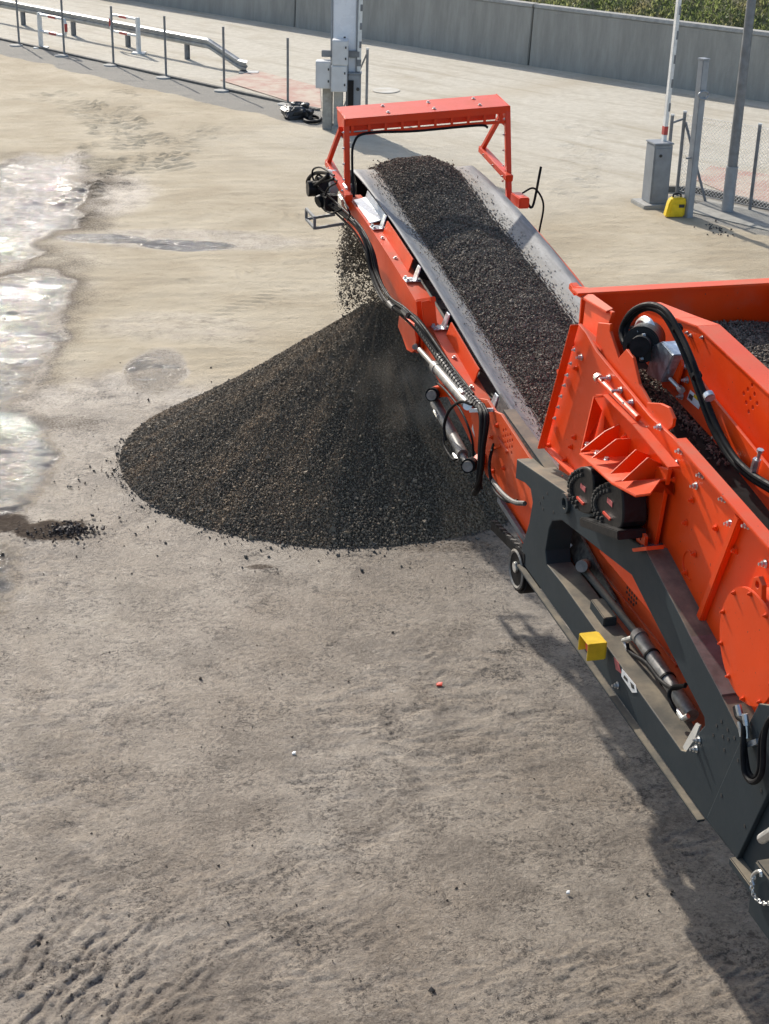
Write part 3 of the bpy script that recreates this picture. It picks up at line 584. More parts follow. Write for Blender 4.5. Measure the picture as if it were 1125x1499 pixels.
# black sheet heap and hose ring by the mast
def heap():
    b = gnd(434, 172); r0 = empty('plastic_sheet', (b[0], b[1], 0)); tag(r0, 'crumpled black plastic sheet heap lying left of the mast', 'sheet')
    def rumple(c, size, rz, seed, amp):
        nu, nv = 22, 14; V = []
        for j in range(nv):
            for i in range(nu):
                a = 2 * math.pi * i / nu; b_ = math.pi * (j / (nv - 1) - 0.5); q = lambda x: math.copysign(abs(x) ** 0.55, x)
                d = np.array([q(math.cos(b_)) * q(math.cos(a)), q(math.cos(b_)) * q(math.sin(a)), q(math.sin(b_))])
                k = 1 + amp * (float(fbm(np.array(d[0] * 2.1 + d[2] * 1.3 + seed), np.array(d[1] * 2.1 - d[2] + seed), 3, seed)) - 0.5); d = d * k * np.array(size)
                V.append((c[0] + d[0] * math.cos(rz) - d[1] * math.sin(rz), c[1] + d[0] * math.sin(rz) + d[1] * math.cos(rz), max(0.0, c[2] + d[2])))
        return np.array(V), np.array([(j * nu + i, j * nu + (i + 1) % nu, (j + 1) * nu + (i + 1) % nu, (j + 1) * nu + i) for j in range(nv - 1) for i in range(nu)])
    tri_mesh('sheet', *rumple((-0.04, 0.0, 0.13), (0.30, 0.34, 0.17), 0.3, 3, 0.7), M['blkbag'], r0, False)
    tri_mesh('fold', *rumple((0.08, 0.10, 0.24), (0.20, 0.16, 0.11), -0.5, 8, 0.9), M['blkbag'], r0, False)
    tri_mesh('fold', *rumple((0.22, -0.05, 0.12), (0.12, 0.25, 0.13), 0.6, 5, 0.8), M['blkbag'], r0, False)
    b = gnd(457, 177); o = MB().tube([(0.20 * math.cos(t), 0.40 * math.sin(t), 0.045) for t in np.linspace(0, 2 * math.pi, 29)], 0.04, 8, caps=False).build('rubber_ring', M['blk']); o.location = (b[0], b[1], 0.0)
    tag(o, 'black rubber ring lying flat beside the crumpled sheet', 'ring')
heap()

# barrier gate on the right with its raised arm
def right_gate():
    b = gnd(957, 300); r0 = empty('barrier_gate', (b[0], b[1], 0), math.radians(16)); tag(r0, 'grey barrier gate cabinet on a concrete slab with striped arm raised', 'barrier gate')
    MB().bx((-0.36, -0.32, -0.05), (0.36, 0.32, 0.07)).build('slab', M['conc'], r0, 0.015)
    MB().bx((-0.19, -0.20, 0.07), (0.19, 0.20, 1.20)).build('cabinet', M['bargrey'], r0, 0.015)
    MB().bx((-0.205, -0.215, 1.202), (0.205, 0.215, 1.235)).build('lid', M['bargrey'], r0, 0.01)
    MB().bx((-0.165, -0.215, 0.14), (0.16, -0.202, 1.14)).build('door', M['bargrey'], r0, 0.004)
    MB().cyl((-0.06, -0.225, 1.0), (-0.06, -0.20, 1.0), 0.03).build('lock', M['stickblk'], r0)
    striped_arm(r0, (0.10, 0.05, 1.22), (0.17, 0.10, 5.2), 9, 0.07, M['redpaint'])
right_gate()

# wire mesh fence on the right
def mesh_fence():
    A = gnd(990, 286)[:2]; r0 = empty('wire_fence', (A[0], A[1], 0)); tag(r0, 'grey chain link fence with braced corner post behind the yellow case', 'fence')
    t = FD; ret = gnd(966, 283)[:2] - A
    P = [np.array([0, 0.]), t * 1.62, t * 4.0, t * 6.5]
    def post(q, z=1.64):
        p = MB().cyl((q[0], q[1], -0.2), (q[0], q[1], z), 0.034, n=10).build('post', M['postgrey'], r0)
        MB().cyl((q[0], q[1], z + .001), (q[0], q[1], z + 0.03), 0.04, n=10).build('cap', M['whitepaint'], p)
    q1 = gnd(1097, 308)[:2] - A; q2 = gnd(972, 292)[:2] - A
    for q in (np.zeros(2), q1, q2, q1 * 2.05): post(q)
    MB().cyl((q2[0], q2[1], 1.5), (0, 0, 1.52), 0.022, n=8).build('top_rail', M['postgrey'], r0)
    MB().cyl((0.03, 0, 1.45), (q1[0] * 0.42, q1[1] * 0.42 - 0.1, -0.1), 0.026, n=8).build('brace', M['postgrey'], r0)
    # wires
    V = []; m_ = MB(); Ln = np.linalg.norm(q1) * 2.05; e = q1 / np.linalg.norm(q1); H_ = 1.5; z0 = 0.10; st = 0.075
    def wire(s0, za, s1, zb, off):
        nn = np.array([-e[1], e[0]]) * off; p = np.array([e[0] * s0 + nn[0], e[1] * s0 + nn[1], za]); q = np.array([e[0] * s1 + nn[0], e[1] * s1 + nn[1], zb]); m_.tube([p, q], 0.0036, 3, caps=False)
    for k in range(int((Ln + H_) / st)):
        s0 = k * st - H_; a0 = max(s0, 0); a1 = min(s0 + H_, Ln)
        if a1 > a0: wire(a0, z0 + a0 - s0, a1, z0 + a1 - s0, 0.004); wire(a0, z0 + H_ - (a0 - s0), a1, z0 + H_ - (a1 - s0), -0.004)
    for zz in (z0, z0 + H_ / 2, z0 + H_): wire(0, zz, Ln, zz, 0.0)
    o = m_.build('wire_mesh', M['steel'], r0, 0, 80); o['kind'] = 'stuff'
mesh_fence()
b = gnd(1006, 317); r0 = empty('square_post', (b[0], b[1], 0), math.radians(30)); tag(r0, 'square grey steel post standing behind the yellow case', 'post')
MB().bx((-0.075, -0.075, -0.2), (0.075, 0.075, 2.90)).build('shaft', M['mastgrey'], r0, 0.012); MB().bx((-0.082, -0.082, 2.902), (0.082, 0.082, 2.93)).build('cap', M['mastgrey'], r0)
MB().tube([(0.12 * math.cos(t), -0.09, 2.28 + 0.07 * math.sin(t)) for t in np.linspace(0, 2 * math.pi, 20)], 0.018, 6, caps=False).build('ring', M['mastgrey'], r0)
MB().bar((-0.18, 0, 1.12), (-0.02, 0, 1.12), 0.03, 0.03).build('catch', M['postgrey'], r0)
b = gnd(1064, 310); r0 = empty('lamp_pole', (b[0], b[1], 0)); tag(r0, 'tall dark grey lamp pole rising out of the picture right', 'pole')
MB().tube([(0, 0, 0.88), (0, 0, 7.5)], 0.098, 16, r2=0.07).build('shaft', M['postgrey'], r0)
MB().tube([(0, 0, -0.2), (0, 0, 0.879)], 0.115, 16).build('base_sleeve', M['mastgrey'], r0, 0.01)

# yellow plastic case
def case():
    b = gnd(990, 317); r0 = empty('plastic_case', (b[0] - 0.03, b[1] + 0.02, 0), math.radians(12)); tag(r0, 'yellow plastic carrying case leaning by the square post', 'case')
    Rm = np.array(Matrix.Rotation(-0.16, 3, 'X') @ Matrix.Rotation(0.10, 3, 'Y'))
    m_ = MB(); m_.prism([(-0.22, -0.09, 0.005), (0.16, -0.09, 0.005), (0.19, -0.09, 0.30), (0.14, -0.09, 0.37), (-0.12, -0.09, 0.37), (-0.17, -0.09, 0.27)], (0, 0.17, 0)); m_.build('body', M['yplastic'], r0, 0.025)
    m_ = MB(); m_.prism([(-0.15, -0.106, 0.05), (0.11, -0.106, 0.05), (0.13, -0.106, 0.26), (-0.11, -0.106, 0.26)], (0, 0.02, 0)); m_.build('front_panel', M['yplastic'], r0, 0.008)
    m_ = MB(); m_.bx((0.02, -0.114, 0.19), (0.13, -0.1075, 0.25)); m_.build('label_plate', M['stickblk'], r0)
    m_ = MB(); m_.hose([(-0.08, -0.01, 0.36), (-0.07, -0.01, 0.42), (0.0, -0.01, 0.435), (0.07, -0.01, 0.42), (0.08, -0.01, 0.36)], 0.016, 8); m_.build('handle', M['blkplastic'], r0)
    m_ = MB(); m_.bx((0.175, -0.06, 0.02), (0.215, 0.07, 0.16)); m_.build('side_latch', M['blkplastic'], r0, 0.01)
case()

# ================================================================== the machine
machine = empty('screening_machine', (0, 0, 0), AZ)
machine.location = tuple(K * (UO * RX + VO * AX)); machine.location.z = 0
tag(machine, 'orange mobile screening machine with long discharge conveyor and dark grey chassis', 'machine')
def mb(): return MB(L)
def PB(mbo, name, mat, parent=None, bevel=0.0, angle=35): return mbo.build(name, M[mat] if isinstance(mat, str) else mat, parent or machine, bevel, angle)

# ---- bolts share their meshes
def bolt_mesh(name, r, h, wash=True):
    m_ = MB()
    if wash: m_.cyl((0.0, 0, 0), (-0.004, 0, 0), r * 1.45, n=12)
    m_.cyl((-0.003, 0, 0), (-0.003 - h, 0, 0), r, n=6); m_.cyl((-0.003 - h, 0, 0), (-0.003 - h * 1.9, 0, 0), r * 0.55, n=8); return m_.mesh(name)
BS = bolt_mesh('bolt_silver', 0.017, 0.020); BS.materials.append(M['steel'])
BO = bolt_mesh('bolt_orange', 0.016, 0.014); BO.materials.append(M['orange'])
BG = bolt_mesh('bolt_small', 0.010, 0.010); BG.materials.append(M['steel'])
BT = MB().cyl((0, 0, 0), (0, 0, 0.004), 0.022, n=12).cyl((0, 0, 0.003), (0, 0, 0.018), 0.015, n=6).mesh('bolt_top'); BT.materials.append(M['steel'])
HO = MB().cyl((0.002, 0, 0), (-0.0015, 0, 0), 0.011, n=10).mesh('hole_plug'); HO.materials.append(M['stickblk'])
def put(name, me, p, parent): o = link(name, me, None, parent); o.location = L(p); return o
def bolts(me, pixels, u, parent, name='bolt'):
    for x, y in pixels: put(name, me, Q(x, y, u), parent)

# ---- conveyor belt, troughed, running from under the screen box to the head drum
BV = [7.6, 8.5, 9.5, 10.5, 11.3, 12.0, 12.7, 13.4, 14.2, 15.0, 15.9, 16.6, 17.1, 17.36]
BZ = [1.42, 1.62, 1.86, 2.11, 2.29, 2.42, 2.545, 2.69, 2.835, 2.965, 3.085, 3.155, 3.19, 3.19]
vv = np.linspace(BV[0], BV[-1], 70); bz = np.interp(vv, BV, BZ); bz = np.convolve(np.pad(bz, 3, 'edge'), np.ones(7) / 7, 'valid')
UL, UR = 4.313, 5.771; UC = (UL + UR) / 2; HW = (UR - UL) / 2
def trough(v): return 0.20 * float(sstep(17.5, 15.6, np.array(v))) + 0.015
def belt_z(u, v):
    t = abs(u - UC) / HW; z = float(np.interp(v, vv, bz)); k = trough(v)
    return z - k * (1 - max(0.0, (t - 0.42) / 0.58)) if t < 1 else z
def make_belt():
    us = np.linspace(UL, UR, 25); V = []
    for v in vv:
        for u in us: V.append(L((u, v, belt_z(u, v))))
    # round the head drum and back underneath
    zc = belt_z(UC, vv[-1]) - 0.17
    for a in np.linspace(0.25, math.pi, 10):
        for u in us: V.append(L((u, vv[-1] + 0.17 * math.sin(a), zc + 0.17 * math.cos(a) + (belt_z(u, vv[-1]) - belt_z(UC, vv[-1])) * (1 - a / math.pi))))
    for v in vv[::-6]:
        for u in us: V.append(L((u, v, float(np.interp(v, vv, bz)) - 0.37)))
    V = np.array(V); n = 25; rows = len(V) // n
    i = np.arange(rows - 1)[:, None] * n + np.arange(n - 1)[None]; Fc = np.stack([i, i + 1, i + n + 1, i + n], -1).reshape(-1, 4)
    me = bpy.data.meshes.new('belt'); me.from_pydata([tuple(v) for v in V], [], Fc.tolist())
    bm = bmesh.new(); bm.from_mesh(me); bmesh.ops.solidify(bm, geom=bm.faces[:], thickness=0.014); bm.to_mesh(me); bm.free(); me.shade_smooth()
    return link('conveyor_belt', me, M['belt'], machine)
belt = make_belt()
o = PB(mb().cyl((UL + 0.03, 17.36, 2.985), (UR - 0.03, 17.36, 2.985), 0.155, n=28), 'head_drum', 'blk')
PB(mb().cyl((UL - 0.20, 17.36, 2.985), (UR + 0.2, 17.36, 2.985), 0.04, n=12), 'drum_shaft', 'steel', o)

# ---- conveyor side frames
FT = lambda v: float(np.interp(v, vv, bz)) - 0.17        # height of the top flange
def frame_side(u, sgn, name):
    # web plate
    vs = [10.2, 11.0, 11.7, 12.4, 13.4, 14.4, 15.4, 16.3, 16.95]
    top = [(v, FT(v)) for v in vs]; bot = [(v, FT(v) - (0.42 if v < 12 else 0.36 if v < 16 else 0.30)) for v in vs[::-1]]
    o = plate(name, top + [(17.15, FT(17.1) - 0.10)] + bot, u - 0.012, 0.024, M['orange'], machine, (), 0.004)
    # top flange in two welded lengths
    for a, b in ((10.25, 12.1), (12.13, 16.85)):
        ks = np.linspace(a, b, 14); m_ = mb()
        for k0, k1 in zip(ks[:-1], ks[1:]):
            m_.add([(u - 0.016, k0, FT(k0) + 0.001), (u + sgn * 0.15, k0, FT(k0) + 0.001), (u + sgn * 0.15, k1, FT(k1) + 0.001), (u - 0.016, k1, FT(k1) + 0.001),
                    (u - 0.016, k0, FT(k0) + 0.016), (u + sgn * 0.15, k0, FT(k0) + 0.016), (u + sgn * 0.15, k1, FT(k1) + 0.016), (u - 0.016, k1, FT(k1) + 0.016)],
                   [(0, 1, 2, 3), (4, 5, 6, 7), (0, 1, 5, 4), (2, 3, 7, 6), (1, 2, 6, 5), (3, 0, 4, 7)])
        PB(m_, 'flange', 'orange_dusty' if a < 11 else 'orange', o)
    return o
frameL = frame_side(4.15, 1, 'conveyor_side_frame')
frameR = frame_side(5.93, -1, 'conveyor_side_frame')
for v in np.arange(12.35, 16.7, 0.52): o = link('bolt', BT, None, frameL); o.location = L((4.19, v, FT(v) + 0.017))
# upright guard strips between flange and belt, idler brackets and idler rollers
for a, b in ((14.62, 15.62), (12.42, 13.28)):
    m_ = mb(); ks = np.linspace(a, b, 6)
    for k0, k1 in zip(ks[:-1], ks[1:]):
        m_.add([(4.235, k0, FT(k0) + .017), (4.247, k0, FT(k0) + .017), (4.247, k1, FT(k1) + .017), (4.235, k1, FT(k1) + .017), (4.275, k0, FT(k0) + .14), (4.287, k0, FT(k0) + .14), (4.287, k1, FT(k1) + .14), (4.275, k1, FT(k1) + .14)],
               [(0, 1, 2, 3), (4, 5, 6, 7), (0, 1, 5, 4), (2, 3, 7, 6), (1, 2, 6, 5), (3, 0, 4, 7)])
    g = PB(m_, 'guard_strip', 'orange', frameL)
for v in (11.95, 13.42, 14.42, 15.75):
    m_ = mb(); z = FT(v)
    m_.prism([(4.14, v - 0.07, z + 0.018), (4.14, v + 0.09, z + 0.018), (4.30, v + 0.09, z + 0.018), (4.30, v - 0.07, z + 0.018)], (0, 0, 0.010))
    m_.prism([(4.24, v - 0.075, z + 0.03), (4.24, v + 0.05, z + 0.03), (4.285, v + 0.04, z + 0.16), (4.285, v - 0.05, z + 0.16)], (0.012, 0, 0))
    br = PB(m_, 'idler_bracket', 'galv', frameL, 0.003)
    for dv in (-0.035, 0.055): o = link('bolt', BT, None, br); o.location = L((4.165, v + dv, z + 0.03))
    PB(mb().cyl((4.28, v, z + 0.10), (4.80, v, z - 0.10), 0.05, n=14), 'idler_roller', 'blk', machine)
# long bright cover plate near the head
m_ = mb(); m_.prism([(4.16, 15.88, FT(15.88) + .02), (4.16, 16.62, FT(16.62) + .02), (4.31, 16.62, FT(16.62) + .05), (4.31, 15.88, FT(15.88) + .05)], (0, 0, 0.012)); PB(m_, 'cover_plate', 'galv', frameL, 0.002)
m_ = mb(); m_.prism([(4.295, 15.88, FT(15.88) + .06), (4.295, 16.62, FT(16.62) + .06), (4.315, 16.62, FT(16.62) + .13), (4.315, 15.88, FT(15.88) + .13)], (0.01, 0, 0)); PB(m_, 'wiper_strip', 'white', frameL)

# ---- hood bridge over the head of the conveyor
def hood():
    a = (4.13, 16.87, 3.83); b = (5.95, 16.72, 3.97)
    zl = lambda t: 3.83 + (3.955 - 3.83) * t; vl = lambda t: 16.87 - 0.12 * t; ul = lambda t: 4.11 + 1.86 * t
    m_ = mb(); top = lambda t, o: (ul(t), vl(t) + o[0], zl(t) + o[1])
    sec = [(-0.01, 0.012), (0.42, 0.065), (0.42, 0.08), (-0.025, 0.027), (-0.025, -0.055), (-0.010, -0.055)]
    A = [top(0, s) for s in sec]; B = [top(1, s) for s in sec]; n = len(sec)
    m_.add(A + B, [tuple(range(n)), tuple(range(n, 2 * n))] + [(i, (i + 1) % n, n + (i + 1) % n, n + i) for i in range(n)]); h = PB(m_, 'hood_plate', 'red', machine, 0.004)
    m_ = mb(); sec2 = [(-0.02, -0.135), (0.03, -0.135), (0.03, -0.165), (-0.02, -0.165)]
    A = [top(0.02, s) for s in sec2]; B = [top(0.98, s) for s in sec2]; m_.add(A + B, [(0, 1, 2, 3), (4, 5, 6, 7)] + [(i, (i + 1) % 4, 4 + (i + 1) % 4, 4 + i) for i in range(4)]); PB(m_, 'lower_rail', 'red', h, 0.003)
    for k in range(10):
        t = 0.045 + 0.905 * k / 9; p = top(t, (0, -0.05)); q = top(t, (0, -0.14)); PB(mb().bar((p[0], p[1] - 0.005, p[2]), (q[0], q[1] - 0.005, q[2]), 0.03, 0.014, (0, 1, 0)), 'web_rib', 'red', h)
    # rear wall of the hood, seen through the slots
    m_ = mb(); m_.prism([top(0.03, (0.06, 0.01)), top(0.93, (0.06, 0.01)), top(0.93, (0.06, -0.128)), top(0.03, (0.06, -0.128))], (0, 0.012, 0)); PB(m_, 'rear_plate', 'red', h)
    for t in (0.005, 0.995):
        m_ = mb(); m_.prism([top(t, (-0.03, 0.03)), top(t, (0.425, 0.085)), top(t, (0.40, -0.06)), top(t, (0.28, -0.2)), top(t, (0.0, -0.22))], (0.014 if t < .5 else -0.014, 0, 0)); PB(m_, 'end_plate', 'red', h, 0.003)
    for t, o in ((0.27, 0.08), (0.55, 0.08), (0.83, 0.08), (0.27, 0.32), (0.55, 0.32), (0.83, 0.32)):
        q = top(t, (o, 0.027 + 0.053 * (o + 0.025) / 0.445)); bo = link('bolt', BT, None, h); bo.location = L(q)
    for s_ in (0, 1):
        u = 4.13 if s_ == 0 else 5.95; v0 = vl(s_); z1 = zl(s_)
        leg = PB(mb().bar((u, v0 + 0.02, z1 + (0.02)), (u, v0 - (0.10 if s_ == 0 else 0.22), 2.86 + 0.06 * s_), 0.06, 0.06, (0, 1, 0)), 'hood_leg', 'red', machine, 0.005)
        bar = PB(mb().bar((u - 0.04, v0 + 0.10, z1 - 0.10), (u - 0.04, v0 + 0.70, z1 - 0.60), 0.05, 0.05, (1, 0, 0)), 'hood_brace', 'red', machine, 0.005)
        lo_ = PB(mb().bar((u - 0.03, v0 + 0.74, z1 - 0.60), (u - 0.03, v0 - 0.28, z1 - 0.73 - 0.06 * (s_ == 0)), 0.075, 0.085, (1, 0, 0)), 'head_arm', 'red', machine, 0.006)
        for k in range(3): bo = link('bolt', BG, None, lo_); bo.location = L((u - 0.07, v0 + 0.55 - 0.35 * k, z1 - 0.63 - 0.05 * k))
        for k in range(5): bo = link('bolt', BG, None, leg); bo.location = L((u - 0.032, v0 - 0.01 - 0.018 * k, z1 - 0.12 - 0.17 * k))
    PB(mb().hose([(4.16, 16.60, 3.05), (4.17, 16.75, 3.40), (4.20, 16.80, 3.60), (4.34, 16.82, 3.70), (4.9, 16.80, 3.715), (5.6, 16.74, 3.77), (5.72, 16.72, 3.75)], 0.014, 8), 'hood_hose', 'blk', h)
    # small rod and cable on the far side
    PB(mb().hose([(6.02, 16.1, 3.02), (6.06, 16.1, 2.98), (6.10, 16.12, 3.05), (6.16, 16.14, 3.42)], 0.014, 8), 'lever_rod', 'blk', machine)
    PB(mb().hose([(5.98, 16.2, 3.12), (6.10, 16.15, 3.18), (6.20, 16.1, 3.02), (6.18, 16.1, 2.75), (6.10, 16.0, 2.55)], 0.011, 8), 'cable', 'blk', machine)
    PB(mb().bx((5.90, 16.05, 2.98), (6.02, 16.35, 3.10)), 'head_bracket', 'red', machine, 0.01)
hood()

# ---- head motor, its bracket and hoses
o = PB(mb().cyl((4.10, 17.36, 2.985), (3.90, 17.36, 2.985), 0.13, n=20).cyl((3.9, 17.36, 2.985), (3.80, 17.36, 2.985), 0.09, n=16), 'head_motor', 'blkplastic', None, 0.004)
PB(mb().cyl((4.115, 17.30, 3.06), (4.02, 17.30, 3.06), 0.15, n=20), 'motor_flange', 'cabinet', o)
PB(mb().cyl((4.0, 17.10, 2.95), (3.85, 17.05, 2.90), 0.07, n=12).bx((3.9, 16.9, 2.82), (4.05, 17.05, 3.0)), 'valve_block', 'blkplastic', o, 0.004)
m_ = mb(); c0 = (3.92, 17.15, 2.68)
for a, b in (((3.80, 17.42, 2.62), (3.80, 16.98, 2.62)), ((3.80, 16.98, 2.62), (4.14, 16.98, 2.66)), ((3.80, 17.42, 2.62), (4.14, 17.42, 2.66)), ((3.80, 17.42, 2.74), (3.80, 16.98, 2.74)), ((3.80, 17.42, 2.62), (3.80, 17.42, 2.74)), ((3.80, 16.98, 2.62), (3.80, 16.98, 2.74))): m_.bar(a, b, 0.03, 0.03)
PB(m_, 'motor_guard', 'postgrey', None, 0.003)
HB = [(466, 285), (452, 268), (455, 255), (470, 258), (478, 270)]
PB(mb().hose([(3.86, 17.36, 3.0), Q(480, 256, 3.9), Q(463, 253, 3.9), Q(452, 262, 3.9), Q(458, 280, 3.92), Q(490, 305, 3.97), Q(520, 330, 4.0), Q(536, 360, 4.0), Q(545, 400, 4.0), Q(562, 437, 4.0), Q(585, 456, 4.0), Q(608, 470, 4.02), Q(632, 505, 4.05), Q(660, 545, 4.07), Q(690, 585, 4.07)], 0.021, 10, 8), 'hydraulic_hose', 'blk', machine)
PB(mb().hose([(3.86, 17.30, 3.06), Q(488, 262, 3.93), Q(470, 262, 3.93), Q(462, 272, 3.93), Q(468, 284, 3.95), Q(495, 305, 3.98), Q(526, 335, 4.02), Q(541, 362, 4.02), Q(550, 400, 4.02), Q(567, 433, 4.02), Q(590, 452, 4.02), Q(612, 468, 4.04), Q(637, 503, 4.07), Q(664, 542, 4.08)], 0.017, 10, 8), 'hydraulic_hose', 'blk', machine)
PB(mb().hose([Q(478, 290, 3.9), Q(470, 287, 3.9), Q(462, 290, 3.9), Q(470, 300, 3.92), Q(487, 300, 3.95)], 0.012, 8, 7), 'hydraulic_hose', 'blk', machine)
for x, y in ((573, 448), (594, 459)):
    a, b = Q(x - 3, y - 4, 4.0), Q(x + 4, y + 3, 4.0); PB(mb().cyl(a, b, 0.034, n=10), 'hose_clamp', 'dusthose', machine)
# dusty corrugated sleeve along the lower hose run
m_ = mb(); pth = smooth_path([Q(612, 475, 4.06), Q(632, 505, 4.07), Q(655, 538, 4.07), Q(680, 572, 4.07), Q(705, 598, 4.07)], 8)
for p, q in zip(pth[:-1], pth[1:]): m_.cyl(p, p + (q - p) * 0.62, 0.042, n=9)
PB(m_, 'hose_sleeve', 'dusthose', machine)
PB(mb().hose([Q(702, 596, 4.03), Q(706, 610, 4.0), Q(705, 650, 3.98), Q(702, 690, 3.98), Q(700, 712, 3.98), Q(694, 722, 3.98)], 0.028, 10, 6), 'hydraulic_hose', 'blk', machine)
for dx_, du_ in ((4, -0.03), (-4, 0.02), (7, 0.03)): PB(mb().hose([Q(700 + dx_, 592, 4.03 + du_), Q(707 + dx_, 612, 4.0 + du_), Q(704 + dx_ * 0.6, 655, 3.98 + du_), Q(702 + dx_ * 0.4, 692, 3.98 + du_), Q(700 - dx_, 716, 3.99 + du_)], 0.015, 8, 6), 'hydraulic_hose', 'blk', machine)
PB(mb().hose([Q(722, 650, 4.10), Q(716, 680, 4.0), Q(722, 715, 3.98), Q(740, 733, 3.98), Q(757, 733, 4.02)], 0.013, 8, 7), 'hydraulic_hose', 'blk', machine)
PB(mb().hose([Q(718, 700, 4.0), Q(735, 722, 3.98), Q(752, 735, 3.99), Q(768, 737, 4.02)], 0.02, 8, 7), 'conduit', 'dusthose', machine)

# ---- hinge lug and the two folding cylinders
def vzp(px, u): return [Q(x, y, u)[1:] for x, y in px]
lug_px = [(588, 462), (597, 470), (610, 478), (613, 498), (612, 512), (606, 516), (599, 512), (592, 492), (586, 478)]
lug = plate('hinge_lug', vzp(lug_px, 4.09), 4.06, 0.03, M['orange'], machine)
plate('hinge_lug', vzp([(x + 5, y + 1) for x, y in lug_px], 4.12), 4.11, 0.025, M['orange'], machine)
PB(mb().cyl(Q(607, 508, 4.03), Q(613, 505, 4.14), 0.028, n=12), 'hinge_pin', 'chrome', lug)
m_ = mb()
for x in (618, 626): m_.bar(Q(x, 440, 4.12), Q(x + 4, 478, 4.14), 0.02, 0.13, (1, 0, 0))
m_.bar(Q(612, 442, 4.12), Q(634, 438, 4.16), 0.05, 0.05); PB(m_, 'fold_hinge', 'orange', machine, 0.005)
PB(mb().cyl(Q(614, 512, 4.03), Q(648, 550, 4.02), 0.026, n=14), 'cylinder_rod', 'chrome', machine)
o = PB(mb().cyl(Q(638, 538, 4.02), Q(684, 592, 4.02), 0.046, n=16).cyl(Q(636, 536, 4.02), Q(640, 541, 4.02), 0.054, n=16), 'cylinder', 'chrome', machine)
PB(mb().cyl(Q(684, 594, 3.98), Q(690, 592, 4.10), 0.04, n=12), 'cylinder_eye', 'steel', o)
o = PB(mb().cyl(Q(637, 590, 3.98), Q(677, 665, 3.98), 0.050, n=16), 'cylinder', 'chrome', machine)
PB(mb().cyl(Q(632, 578, 3.90), Q(640, 574, 4.06), 0.062, n=16), 'cylinder_eye', 'blk', o); PB(mb().cyl(Q(631, 579, 3.885), Q(632, 578, 3.902), 0.045, n=16), 'pin_cap', 'chrome', o)
PB(mb().cyl(Q(685, 682, 3.90), Q(694, 678, 4.06), 0.062, n=16), 'cylinder_eye', 'blk', o); PB(mb().cyl(Q(684, 683, 3.885), Q(685, 682, 3.902), 0.045, n=16), 'pin_cap', 'chrome', o)
PB(mb().cyl(Q(677, 666, 3.98), Q(684, 680, 3.98), 0.03, n=12), 'cylinder_rod', 'chrome', o)
PB(mb().bar(Q(640, 572, 4.0), Q(668, 570, 4.12), 0.14, 0.1), 'cylinder_bracket', 'orange', machine, 0.008)
PB(mb().bar(Q(692, 680, 4.0), Q(712, 665, 4.12), 0.10, 0.07), 'cylinder_bracket', 'orange', machine, 0.008)
PB(mb().hose([Q(690, 592, 3.98), Q(674, 588, 3.94), Q(658, 600, 3.92), Q(650, 622, 3.90), Q(652, 645, 3.9)], 0.014, 8, 7), 'hydraulic_hose', 'blk', machine)
PB(mb().hose([Q(648, 640, 3.9), Q(651, 655, 3.89), Q(662, 672, 3.9), Q(668, 672, 3.92)], 0.012, 8, 7), 'hydraulic_hose', 'blk', machine)
for a, b in (((636, 602), (641, 611)), ((664, 665), (669, 673)), ((673, 571), (677, 576))): PB(mb().cyl(Q(*a, 3.93), Q(*b, 3.93), 0.018, n=8), 'hose_fitting', 'steel', machine)
PB(mb().bar(Q(687, 601, 3.96), Q(722, 600, 4.10), 0.015, 0.03), 'rod', 'white', machine)
m_ = mb(); m_.prism([Q(693, 612, 4.131), Q(701, 630, 4.131), Q(698, 648, 4.131), Q(690, 628, 4.131)], (0.003, 0, 0)); PB(m_, 'warning_sticker', 'white', frameL)
# lower side plate of the conveyor with its vent holes
lp = vzp([(690, 597), (705, 583), (716, 585), (727, 602), (736, 606), (790, 688), (782, 745), (735, 722), (712, 690), (700, 650)], 4.12)
hc = Q(746, 646, 4.12)[1:]; hl = []
for i in range(-2, 3):
    for j in range(-1, 2):
        hl.append(circ((hc[0] + 0.055 * i, hc[1] + 0.055 * j + (0.027 if i % 2 else 0)), 0.014, 8))
low = plate('conveyor_lower_plate', lp, 4.10, 0.025, M['orange_dusty'], machine, hl, 0.003)
m_ = mb(); a = Q(738, 603, 4.12); b = Q(800, 690, 4.12); m_.bar((a[0] + 0.04, a[1], a[2] + 0.01), (b[0] + 0.04, b[1], b[2] + 0.01), 0.10, 0.02); PB(m_, 'edge_flange', 'grey', low)
PB(mb().bar(Q(728, 640, 4.09), Q(742, 662, 4.09), 0.02, 0.02).bar(Q(714, 660, 4.09), Q(732, 652, 4.09), 0.012, 0.02), 'weld_rib', 'orange_dusty', low)
bolts(BO, [(720, 640), (722, 690), (738, 685), (728, 623)], 4.098, low)
# rubber skirt beside the belt foot
m_ = mb(); ks = np.linspace(9.2, 11.9, 10)
for k0, k1 in zip(ks[:-1], ks[1:]):
    z0, z1 = float(np.interp(k0, vv, bz)), float(np.interp(k1, vv, bz))
    m_.add([(4.24, k0, z0 - .16), (4.30, k0, z0 + .02), (4.30, k1, z1 + .02), (4.24, k1, z1 - .16), (4.255, k0, z0 - .16), (4.315, k0, z0 + .02), (4.315, k1, z1 + .02), (4.255, k1, z1 - .16)], [(0, 1, 2, 3), (4, 5, 6, 7), (1, 2, 6, 5), (0, 3, 7, 4)])
PB(m_, 'rubber_skirt', 'dusthose', machine)

